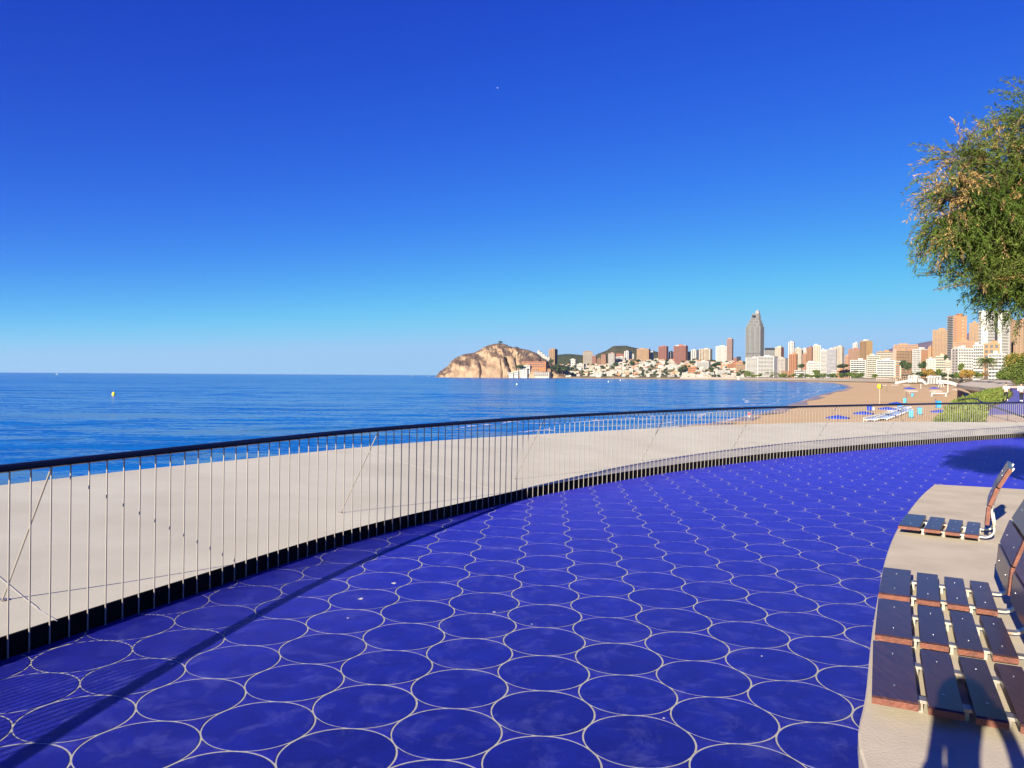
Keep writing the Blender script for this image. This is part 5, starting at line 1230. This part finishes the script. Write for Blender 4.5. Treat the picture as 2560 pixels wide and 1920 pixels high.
# ------------------------------------------------------------------ promenade going on beyond the deck: hedge, path, walls
PZ = -.55
b = MB()
Lp = [(2455, 1062), (2462, 1037), (2480, 1020), (2515, 1004), (2528, 994), (2535, 985), (2530, 976), (2520, 970)]; Rp = [(2900, 1062), (2900, 1037), (2900, 1020), (2900, 1004), (2900, 994), (2900, 985), (2900, 976), (2900, 970)]
P1 = [onz(x, y, PZ) for x, y in Lp]; P2 = [onz(x, y, PZ) for x, y in Rp]
P1[0] = Vector((P1[0].x-3, 27, PZ)); P2[0] = Vector((40, 27, PZ))
b.add(P1+P2, [(i, len(P1)+i, len(P1)+i+1, i+1) for i in range(len(P1)-1)]); tag(b.obj('promenade_path', M['path']), kind='structure')
b = MB(); pts = [onz(*c, PZ+.006) for c in ((2440, 1062), (2462, 1037), (2520, 1036.5), (2640, 1036.5), (2640, 1062))]; b.add(pts, [tuple(range(4, -1, -1))]); tag(b.obj('beige_pavement', M['path_beige']), kind='structure')
# bank below path and hedge (so the terrace stands on ground)
b = MB(); A = [onz(x, y, -.6) for x, y in ((2330, 1056), (2365, 1025), (2385, 1006), (2425, 992), (2462, 979), (2500, 972))]
A[0] = Vector((17, 30, -.7)); vs = []
for p in A: vs += [(p.x+80, p.y+(6 if p.y < 200 else 40), -.62), (p.x, p.y, -.62), (p.x-3.0, p.y+.5, -6.2)]
b.add(vs, [(3*i+j, 3*i+j+1, 3*i+j+4, 3*i+j+3) for i in range(len(A)-1) for j in range(2)]); tag(b.obj('garden_bank', M['ground']), kind='structure')
def hedge(name, label, outline, n, seed, hz, leafs):
    r = random.Random(seed); b = MB(); made = 0
    poly = [onz(x, y, -.55) for x, y in outline]; xs = [p.x for p in poly]; ys = [p.y for p in poly]
    def inside(x, y):
        c = False
        for i in range(len(poly)):
            a, d = poly[i-1], poly[i]
            if (a.y > y) != (d.y > y) and x < (d.x-a.x)*(y-a.y)/(d.y-a.y)+a.x: c = not c
        return c
    while made < n:
        y = min(ys)+(max(ys)-min(ys))*r.random()**1.7; x = r.uniform(min(xs), max(xs))
        if not inside(x, y): continue
        top = hz*(.55+.9*mnoise.noise(Vector((x*.35, y*.25, seed)))+.25*mnoise.noise(Vector((x*1.3, y*.9, seed))))
        z = -.55+max(.05, top)*(r.random()**.4); s = leafs*(1+y/90)
        b.leaf((x, y, z), s*r.uniform(.7, 1.5), r, .35, d=(r.uniform(-.8, .8), r.uniform(-.8, .8), r.uniform(.2, 1))); made += 1
    # soil body inside the foliage
    return tag(b.obj(name, M['hedge']), label, None, None, 'stuff')
hedge('low_hedge', 'bright green low shrubs beside the violet path', [(2340, 1060), (2352, 1050), (2378, 1022), (2395, 1012), (2440, 1010), (2475, 1012), (2456, 1030), (2462, 1061)], 15000, 2, .42, .14)
hedge('far_hedge', 'green ground cover rising behind the low shrubs', [(2385, 1012), (2440, 992), (2466, 982), (2500, 976), (2520, 982), (2524, 998), (2500, 1008), (2475, 1014)], 10000, 5, .48, .14)
def wall_run(name, label, cat, pts, zt, th, hgt, m, parent=None):
    b = MB(); vs = []
    for i, p in enumerate(pts):
        t = (pts[min(i+1, len(pts)-1)]-pts[max(i-1, 0)]); t.z = 0; t.normalize(); nn = Vector((t.y, -t.x, 0))*th/2
        vs += [p-nn, p+nn, p+nn-Vector((0, 0, hgt)), p-nn-Vector((0, 0, hgt))]
    b.add(vs, [(4*i+j, 4*i+(j+1) % 4, 4*i+4+(j+1) % 4, 4*i+4+j) for i in range(len(pts)-1) for j in range(4)]+[(3, 2, 1, 0), tuple(len(vs)-4+j for j in range(4))])
    return tag(b.obj(name, m), label, cat)
wall_run('garden_parapet', 'dark wavy parapet bordering the green shrubs above the beach', 'wall', catmull([aty(2383, 1005, 62), aty(2405, 997, 72), aty(2422, 991, 85), aty(2445, 984, 103), aty(2462, 978, 122)], 6), 0, .35, .55, M['dark_metal'])
# stair handrail between shrubs and path
hr = empty('stair_handrail', (0, 0, 0), 0, 'grey tubular handrail sloping down through the shrubs behind the railing', 'handrail')
HPn = [aty(2392, 1003, 60), aty(2408, 998, 56), aty(2440, 997, 52), aty(2450, 1003, 48), aty(2480, 1015, 44), aty(2520, 1029, 40), aty(2575, 1048, 36)]
b = MB(); b.tube(catmull(HPn, 4), .045, 7); b.obj('rail_tube', M['dark_metal'], hr)
for p in HPn[1:]:
    b = MB(); b.tube([p, (p.x, p.y, -.6)], .025, 6); b.obj('post', M['dark_metal'], hr)
# swooping concrete terraces further along, white lip over a shaded belly
def terrace(label, up, low, Yu, Yl, th=.5):
    T = catmull([onz(x, y, -.3+dz) for x, y, dz in up], 5); Lw = catmull([onz(x, y, z) for x, y, z in low], 5); n = min(len(T), len(Lw)); b = MB(); vs = []
    for i in range(n):
        a, c = T[i], Lw[min(i, len(Lw)-1)]; inn = Vector((a.x+9, a.y+6, a.z+.9)); vs += [(inn.x, inn.y, inn.z), (a.x, a.y, a.z), (a.x+.05, a.y+.05, a.z-th), (c.x, c.y, c.z)]
    b.add(vs, [(4*i+j, 4*i+4+j, 4*i+5+j, 4*i+1+j) for i in range(n-1) for j in range(3)], 0, False)
    me = b.mesh('terrace_wall', M['slab']); bm = bmesh.new(); bm.from_mesh(me); bmesh.ops.recalc_face_normals(bm, faces=bm.faces[:]); bm.to_mesh(me); bm.free()
    return tag(inst('terrace_wall', me), label, 'terrace')
terrace('white lipped concrete terrace curving above the sand beside the shrubs', [(2391, 960, 0), (2405, 963.5, 0), (2430, 966.5, 0), (2450, 968.5, 0), (2470, 972, 0)], [(2393, 966, -3.4), (2405, 971, -4.0), (2420, 978, -4.6), (2432, 985, -5.2), (2455, 981, -3)], 0, 0, .9)
terrace('long white wave wall of the promenade behind the nearer terrace', [(2428, 951, .3), (2460, 953, .3), (2500, 955.5, .1), (2540, 958, 0), (2590, 959, 0)], [(2432, 954, -1), (2462, 959, -1.2), (2500, 963, -1.2), (2540, 966, -1.2), (2590, 967, -1.2)], 0, 0, 1.6)
def swoop(label, pts, Y, h_):
    P = catmull([aty(x, y, Y) for x, y in pts], 5); return wall_run('wave_wall', label, 'wall', P, 0, 2.0, h_, M['w_white'])
swoop('white sloping ramp wall at the back of the sand, leftmost of the low walls', [(2238, 954.5), (2255, 951.5), (2275, 948.5), (2290, 947)], 760, 2.2)
swoop('white curved wall under the golden trees, second of the low walls', [(2295, 946.5), (2305, 947.5), (2312, 953), (2322, 951), (2345, 949)], 700, 3.0)
swoop('white ribbon wall in front of the orange autumn trees', [(2345, 949.5), (2365, 951), (2385, 956), (2394, 960)], 600, 2.6)
wall_run('kerb_wall', 'white low kerb wall above the walkers beside the lawn', 'wall', [aty(2505, 966, 150), aty(2530, 965, 150), aty(2600, 966, 150)], 0, 1.0, .35, M['w_pale'])
wall_run('sea_wall', 'long pale sea wall between the sand and the sea front buildings', 'wall', [Vector(((px-1280)/F*(interp(px, PXs, YIs)-1), interp(px, PXs, YIs)-1, .6)) for px in range(1700, 2241, 20)], 0, 1.2, 5.0, M['w_pale'])
# pergolas and frames at the back of the beach
def pergola(label, x0, x1, yt, yb, Y, n, m):
    p = aty((x0+x1)/2, yb, Y); k = Y/F; W_ = (x1-x0)*k; H = (yb-yt)*k; root = empty('pergola', p, -.3, label, 'pergola')
    for i in range(n):
        for d in (0, 4):
            b = MB(); b.box((-W_/2+W_*i/(n-1), d, H/2-.5), (.35, .35, H+1)); b.obj('post', m, root)
    b = MB()
    for d in (0, 4): b.box((0, d, H+.15), (W_+.8, .4, .3))
    b.obj('beam', m, root)
    b = MB()
    for i in range(n*2): b.box((-W_/2+W_*i/(n*2-1), 2, H+.42), (.18, 5.2, .22))
    b.obj('roof_slats', m, root)
WOODP = mat('weathered_post', (.30, .22, .15), rough=.8)
pergola('brown post pergola at the back of the sand, left part', 2194, 2232, 942, 952.5, 1050, 9, WOODP)
pergola('brown post pergola at the back of the sand, right part', 2236, 2272, 941.5, 952, 1000, 9, WOODP)
pergola('white post frame by the ramp wall', 2274, 2290, 940, 954, 720, 4, M['white_paint'])
pergola('white post frame under the golden trees', 2324, 2350, 941, 957, 640, 5, M['white_paint'])

# ------------------------------------------------------------------ things on the beach
SAND = -5.75
# sun umbrellas
b = MB(); n = 8; vs = [(0, 0, .34)]
for i in range(n):
    a = 2*PI*i/n; vs.append((1.62*math.cos(a), 1.62*math.sin(a), 0))
vs2 = [(0, 0, .30)]+[(v[0]*.99, v[1]*.99, -.03) for v in vs[1:]]
b.add(vs, [(0, 1+i, 1+(i+1) % n) for i in range(n)]); b.add(vs2, [(0, 1+(i+1) % n, 1+i) for i in range(n)])
CAN = b.mesh('canopy', M['blue_fabric'])
b = MB()
for i in range(n):
    a = 2*PI*(i+.5)/n; a1 = 2*PI*i/n; a2 = 2*PI*(i+1)/n; p1 = Vector((1.6*math.cos(a1), 1.6*math.sin(a1), -.005)); p2 = Vector((1.6*math.cos(a2), 1.6*math.sin(a2), -.005)); b.quad(p1, p2, p2*.985-Vector((0, 0, .16)), p1*.985-Vector((0, 0, .16)))
VAL = b.mesh('valance', M['blue_fabric'])
b = MB(); b.tube([(0, 0, 0), (0, 0, 1)], .03, 6); POLE = b.mesh('pole', M['white_paint'])
b = MB()
for i in range(n):
    a = 2*PI*i/n; b.tube([(0, 0, .28), (1.58*math.cos(a), 1.58*math.sin(a), -.02)], .012, 4)
RIB = b.mesh('ribs', M['white_paint'])
def umbrella(px, py, Y, label, w_=1.0, z0=SAND):
    c = aty(px, py, Y); root = empty('beach_umbrella', (c.x, c.y, z0), rnd.uniform(0, .7), label, 'umbrella', 'blue beach umbrellas')
    h_ = c.z-.25-z0; o = inst('canopy', CAN, root, loc=(0, 0, h_), s=w_); inst('valance', VAL, root, loc=(0, 0, h_), s=w_); inst('ribs', RIB, root, loc=(0, 0, h_), s=w_); o = inst('pole', POLE, root); o.scale = (1, 1, h_+.3*w_)
umbrella(2094.8, 1039, 109, 'blue umbrella nearest the deck, leftmost of the group')
umbrella(2158.8, 1029, 123, 'blue umbrella second from the left, right of the nearest one')
umbrella(2218, 1018, 143, 'blue umbrella under the handrail, left of the stacked sunbeds')
umbrella(2240.7, 1006, 160, 'blue umbrella whose top rises above the handrail', 1.05)
umbrella(2350, 1025, 132, 'blue umbrella half hidden by the green shrubs')
umbrella(2273.8, 969.5, 330, 'wide flat blue umbrella far out on the sand', 1.5, -5.3)
umbrella(2335.6, 969, 330, 'blue umbrella with dark post by the white game frame', 1.3, -5.3)
# bins
b = MB(); b.add([(x*s, y*s, z) for z, s in ((0, .86), (1.05, 1.0)) for x, y in ((-.36, -.36), (.36, -.36), (.36, .36), (-.36, .36))], [(3, 2, 1, 0), (4, 5, 6, 7), (0, 1, 5, 4), (1, 2, 6, 5), (2, 3, 7, 6), (3, 0, 4, 7)]); BIN = b.mesh('bin_body', M['bin_blue'])
b = MB(); b.add([(-.39, -.39, 1.055), (.39, -.39, 1.055), (.39, .39, 1.10), (-.39, .39, 1.10), (-.36, -.36, 1.16), (.36, -.36, 1.16), (.36, .36, 1.26), (-.36, .36, 1.26)], [(3, 2, 1, 0), (4, 5, 6, 7), (0, 1, 5, 4), (1, 2, 6, 5), (2, 3, 7, 6), (3, 0, 4, 7)]); LID = b.mesh('lid', M['bin_blue'])
b = MB(); 
for s in (-.33, .33): b.tube([(s-.04, .42, .12), (s+.04, .42, .12)], .12, 10)
WHL = b.mesh('wheels', M['dark_metal'])
for px, py, h_, lb in ((2277, 1043, 18, 'blue litter bin nearest the stacked sunbeds'), (2299, 1035.6, 17.5, 'blue litter bin standing alone right of the sunbeds'), (2346, 1019, 17, 'blue litter bin under the handrail near the shrubs'), (2262, 1007, 12, 'blue litter bin just above the handrail by a thin post'), (2281, 991, 8, 'blue litter bin out on the open sand below the flat umbrella'), (2415.6, 991.7, 8.5, 'blue litter bin beside the dark garden parapet'), (2249, 1021, 13, 'blue litter bin behind the stacked sunbeds')):
    p = onz(px, py, SAND); root = empty('litter_bin', p, rnd.uniform(-.6, .3), lb, 'bin', 'blue beach bins'); k = h_*p.y/F/1.26
    for nm, me in (('bin_body', BIN), ('lid', LID), ('wheels', WHL)): inst(nm, me, root, s=k)
# sunbeds, stacked close together in two slanting rows
b = MB()
for s in (-.30, .30): b.box((s, 0, .30), (.05, 1.9, .07))
for y in (-.92, 0, .92): b.box((0, y, .30), (.62, .06, .06))
for s in (-.30, .30):
    for y in (-.75, .55): b.box((s, y, .13), (.05, .06, .27))
b.add([(-.30, .35, .33), (.30, .35, .33), (.30, .95, .62), (-.30, .95, .62), (-.30, .38, .30), (.30, .38, .30), (.30, .98, .58), (-.30, .98, .58)], [(0, 1, 2, 3), (7, 6, 5, 4), (0, 4, 5, 1), (2, 6, 7, 3)]); SBF = b.mesh('frame', M['white_paint'])
b = MB(); b.box((0, -.28, .36), (.52, 1.25, .045)); b.add([(-.26, .36, .38), (.26, .36, .38), (.26, .93, .66), (-.26, .93, .66), (-.26, .37, .35), (.26, .37, .35), (.26, .94, .63), (-.26, .94, .63)], [(0, 1, 2, 3), (7, 6, 5, 4), (0, 4, 5, 1), (1, 5, 6, 2), (3, 2, 6, 7), (0, 3, 7, 4)]); SBC = b.mesh('cushion', mat('pale_blue_sling', (.08, .20, .52), (.42, .47, .58), rough=.7, scale=1.6, lo=.45, hi=.55))
for row, ((xa, ya), (xb, yb)) in enumerate((((2172, 1053), (2262, 1030)), ((2205, 1050), (2272, 1026)), ((2228, 1030), (2268, 1020)))):
    a, c = onz(xa, ya, SAND), onz(xb, yb, SAND); n = int((c-a).length/1.15); d = (c-a)
    for i in range(n):
        p = a.lerp(c, i/max(1, n-1)); root = empty('sunbed', p+Vector((rnd.uniform(-.1, .1), rnd.uniform(-.1, .1), 0)), math.atan2(d.y, d.x)+.5+rnd.uniform(-.08, .08), 'white framed sunbed with pale blue sling set close in the slanting rows on the sand', 'sunbed', 'sunbeds in rows near the deck')
        inst('frame', SBF, root, s=.95); inst('cushion', SBC, root, s=.95)
# rows of stacked white loungers far out
for k, (x0, x1, y, lb) in enumerate(((2205, 2217, 963.5, 'low white lounger stack right of the ball sign'), (2229, 2246, 963.2, 'low white lounger stack, middle one of the far line'), (2259, 2275, 963, 'low white lounger stack at the right of the far line'), (2263, 2293, 979, 'long white lounger stack below the wide flat umbrella'), (2326, 2354, 979, 'long white lounger stack below the umbrella with dark post'), (2384, 2392, 975, 'small white crate-like stack near the terrace wall'))):
    p = onz((x0+x1)/2, y+1.2, -5.2); W_ = (x1-x0)*p.y/F; root = empty('lounger_stack', p, rnd.uniform(-.1, .1), lb, 'lounger stack')
    b = MB(); b2 = MB(); nn = max(3, int(W_/.9))
    for i in range(nn):
        x = -W_/2+W_*(i+.5)/nn; b.box((x, 0, .42), (.62, 2.0, .08)); b.box((x, 0, .62), (.62, 2.0, .06)); b.box((x+.1, .7, .85), (.6, .5, .06), .2)
        for s in (-.26, .26): b2.box((x+s, -.7, .19), (.06, .06, .38)); b2.box((x+s, .7, .19), (.06, .06, .38))
    b.obj('beds', M['white_paint'], root); b2.obj('legs', M['white_paint'], root)
# the yellow and grey ball on a pole
p = onz(2198.7, 1014, SAND); Yb = p.y; c = aty(2198.7, 966, Yb); root = empty('ball_sign', p, 0, 'yellow and grey striped ball on a tall pale pole in the sand', 'sign')
b = MB(); b.tube([(0, 0, 0), (0, 0, c.z-p.z-.5)], .065, 8); b.obj('pole', mat('pale_pole', (.44, .35, .26), rough=.6), root)
b = MB(); nu, nv, R = 16, 10, 13*Yb/F/2; vs = []
for i in range(nv+1):
    a = -PI/2+PI*i/nv; vs += [(R*math.cos(a)*math.cos(2*PI*j/nu), R*math.cos(a)*math.sin(2*PI*j/nu), c.z-p.z+R*math.sin(a)) for j in range(nu)]
for i in range(nv):
    for j in range(nu): b.f.append([i*nu+j, i*nu+(j+1) % nu, (i+1)*nu+(j+1) % nu, (i+1)*nu+j]); b.m.append(1 if (j//2) % 4 == 2 else 0); b.sm.append(True)
b.v = vs; b.obj('ball', [M['yellow'], M['purple_dark']], root)
# lamp mast, poles, game frame, lifeguard chair
p = onz(2369.5, 982, -5.2); root = empty('mast', p, 0, 'tall thin white mast on the sand near the white terrace', 'mast'); H = 57.5*p.y/F
b = MB(); b.tube([(0, 0, 0), (0, 0, H)], [.16, .08], 8); b.obj('pole', M['white_paint'], root); b = MB(); b.box((0, 0, H+.2), (1.6, .35, .35)); b.obj('lamp_head', M['white_paint'], root)
def post(px, yt, yb, z, r_, m, label, cap=None):
    p = onz(px, yb, z); H = (yb-yt)*p.y/F; root = empty('post', p, 0, label, 'post'); b = MB(); b.tube([(0, 0, 0), (0, 0, H)], r_, 8); b.obj('shaft', m, root)
    b = MB()
    if cap: b.box((0, 0, H-cap/2), (cap*1.2, .12, cap)); b.obj('panel', m, root)
    else: b.ball((0, 0, H), r_*1.3, 8, 5); b.obj('cap', m, root)
post(2266, 979, 1010, SAND, .05, M['dark_metal'], 'thin grey post with a cross arm beside the open sand bin', None)
post(2254, 1018, 1052, SAND, .06, M['dark_metal'], 'thin dark post rising through the stacked sunbeds', None)
post(2339, 998, 1007, SAND, .18, M['purple_dark'], 'short dark bollard on the sand just above the handrail', None)
post(2302, 960, 971.5, -5, .12, M['white_paint'], 'pale short post far out on the sand', None)
post(2217, 964, 981, -5.3, .05, M['dark_metal'], 'thin grey post right of the ball sign', None)
p = onz(2347, 991, SAND); W_ = 34*p.y/F; H = 7.8*p.y/F; root = empty('game_frame', p, -.1, 'low white rectangular game frame standing on the sand', 'frame')
for s in (-.5, .5):
    b = MB(); b.box((W_*s, 0, H/2), (.28, .28, H)); b.box((W_*s, .9, .08), (.2, 1.8, .15)); b.obj('leg', M['white_paint'], root)
b = MB(); b.box((0, 0, H), (W_+.28, .3, .3)); b.obj('crossbar', M['white_paint'], root)
p = onz(2353, 968.5, -4.6); k = p.y/F; root = empty('lifeguard_chair', p, .2, 'white high lifeguard chair on the far sand', 'lifeguard chair')
for sx in (-1, 1):
    for sy in (-1, 1):
        b = MB(); b.tube([(sx*1.3, sy*1.3, 0), (sx*.75, sy*.75, 2.4)], .14, 6); b.obj('leg', M['white_paint'], root)
b = MB(); b.box((0, 0, 2.45), (1.8, 1.8, .2)); b.obj('seat', M['white_paint'], root); b = MB(); b.box((0, .8, 3.2), (1.8, .15, 1.4)); b.obj('backrest', M['white_paint'], root); b = MB(); b.box((0, 0, 4.0), (2.2, 2.2, .12)); b.obj('canopy', M['white_paint'], root)
p = onz(2174, 1026, SAND); root = empty('blue_cabinet', p, .2, 'small blue and white service box on the sand under the handrail', 'box'); b = MB(); b.box((0, 0, .6), (.9, .7, 1.2)); b.obj('body', M['blue_fabric'], root); b = MB(); b.box((.9, 0, .35), (.5, .5, .7)); b.obj('side_box', M['white_paint'], root); b = MB(); b.box((0, 0, 1.24), (1.0, .8, .08)); b.obj('lid', M['blue_fabric'], root)

# ------------------------------------------------------------------ buoys, boats, birds
def buoy(px, py, dpx, m, label):
    p = onz(px, py, SEA); r_ = dpx*p.y/F/2; root = empty('buoy', p, 0, label, 'buoy'); b = MB(); b.ball((0, 0, r_*.55), (r_*.9, r_*.9, r_*1.25), 14, 10); b.obj('float', m, root); b = MB(); b.tube([(0, 0, r_*1.7), (0, 0, r_*2.0)], r_*.18, 8); b.obj('lifting_eye', m, root)
buoy(284, 988, 9, M['yellow'], 'yellow buoy floating on the open water at the left')
buoy(1292, 962, 4, M['white_paint'], 'white buoy below the headland cliff'); buoy(1521, 955.5, 3, M['white_paint'], 'white buoy off the left end of the town'); buoy(1551, 951.5, 3, M['white_paint'], 'small white buoy nearest the far sand')
def boat(px, Y, L, label):
    p = Vector(((px-1280)/F*Y, Y, SEA)); root = empty('boat', p, 0, label, 'boat'); b = MB(); h_ = L*.14
    b.add([(-L/2, -L*.13, h_), (L*.3, -L*.13, h_), (L/2, 0, h_*1.3), (L*.3, L*.13, h_), (-L/2, L*.13, h_), (-L*.45, -L*.08, -h_), (L*.25, -L*.08, -h_), (L*.42, 0, -h_), (L*.25, L*.08, -h_), (-L*.45, L*.08, -h_)], [(0, 1, 2, 3, 4), (0, 5, 6, 1), (1, 6, 7, 2), (2, 7, 8, 3), (3, 8, 9, 4), (4, 9, 5, 0)]); b.obj('hull', M['white_paint'], root)
    b = MB(); b.box((-L*.05, 0, h_+L*.09), (L*.4, L*.18, L*.18)); b.box((-L*.1, 0, h_+L*.22), (L*.2, L*.14, L*.1)); b.obj('cabin', M['white_paint'], root)
    b = MB(); b.tube([(0, 0, h_), (0, 0, h_+L*.6)], L*.01, 5); b.obj('mast', M['white_paint'], root)
boat(142, 3800, 9, 'white boat on the horizon at the far left'); boat(174, 4200, 5, 'tiny white boat right of the first one on the horizon'); boat(1028, 5200, 8, 'white boat on the horizon left of the headland')
boat(1072, 4600, 6, 'small white boat close to the headland tip'); boat(925, 6000, 6, 'faint white boat farther left on the horizon'); boat(975, 6200, 5, 'faint white boat between the two on the horizon')
def bird(px, py, Y, span, m, label, rz, bank):
    p = aty(px, py, Y); root = empty('seagull' if m == 'white_paint' else 'bird', p, rz, label, 'bird'); root.rotation_euler = (0.2, bank, rz)
    b = MB(); b.tube([(0, -span*.2, 0), (0, -.08*span, 0), (0, .1*span, .01), (0, .2*span, .02), (0, .25*span, .01)], [.01*span, .05*span, .055*span, .035*span, .006*span], 8); b.obj('body', M[m], root)
    for s in (-1, 1):
        b = MB(); vs = [(0, .09, .03), (0, -.06, .03), (s*.22, .13, .10), (s*.22, -.03, .10), (s*.5, -.02, .05), (s*.47, -.06, .05)]; vs = [(x*span, y*span, z*span) for x, y, z in vs]
        b.add(vs+[(x, y, z-.008*span) for x, y, z in vs], [(0, 1, 3, 2), (2, 3, 5, 4), (8, 9, 7, 6), (10, 11, 9, 8), (0, 2, 8, 6), (2, 4, 10, 8), (1, 7, 9, 3), (3, 9, 11, 5)]); b.obj('wing', M[m], root)
    b = MB(); b.add([(-.03*span, -.18*span, 0), (.03*span, -.18*span, 0), (.06*span, -.28*span, 0), (-.06*span, -.28*span, 0), (0, -.23*span, .012*span)], [(0, 1, 4), (1, 2, 4), (2, 3, 4), (3, 0, 4), (3, 2, 1, 0)]); b.obj('tail', M[m], root)
bird(1244, 220, 120, .72, 'white_paint', 'white seagull high in the sky above the headland', 1.9, -.5)
bird(2030, 559, 150, .6, 'cloth_black', 'dark bird high above the skyscraper', 1.3, .1)
bird(1345, 747, 180, .45, 'white_paint', 'tiny pale bird low over the headland sky', 1.5, .3)

# ------------------------------------------------------------------ thin sea air: far things pale a little
hz = MB(); hz.box((0, 4000, 163), (30000, 15000, 342)); hm = bpy.data.materials.new('sea_air'); hm.use_nodes = True; N = hm.node_tree.nodes; N.clear()
pv = N.new('ShaderNodeVolumePrincipled'); pv.inputs['Color'].default_value = (.50, .74, 1.0, 1); pv.inputs['Density'].default_value = 2.4e-5; pv.inputs['Anisotropy'].default_value = .2
ou = N.new('ShaderNodeOutputMaterial'); hm.node_tree.links.new(pv.outputs[0], ou.inputs['Volume'])
tag(hz.obj('haze', hm), kind='stuff')
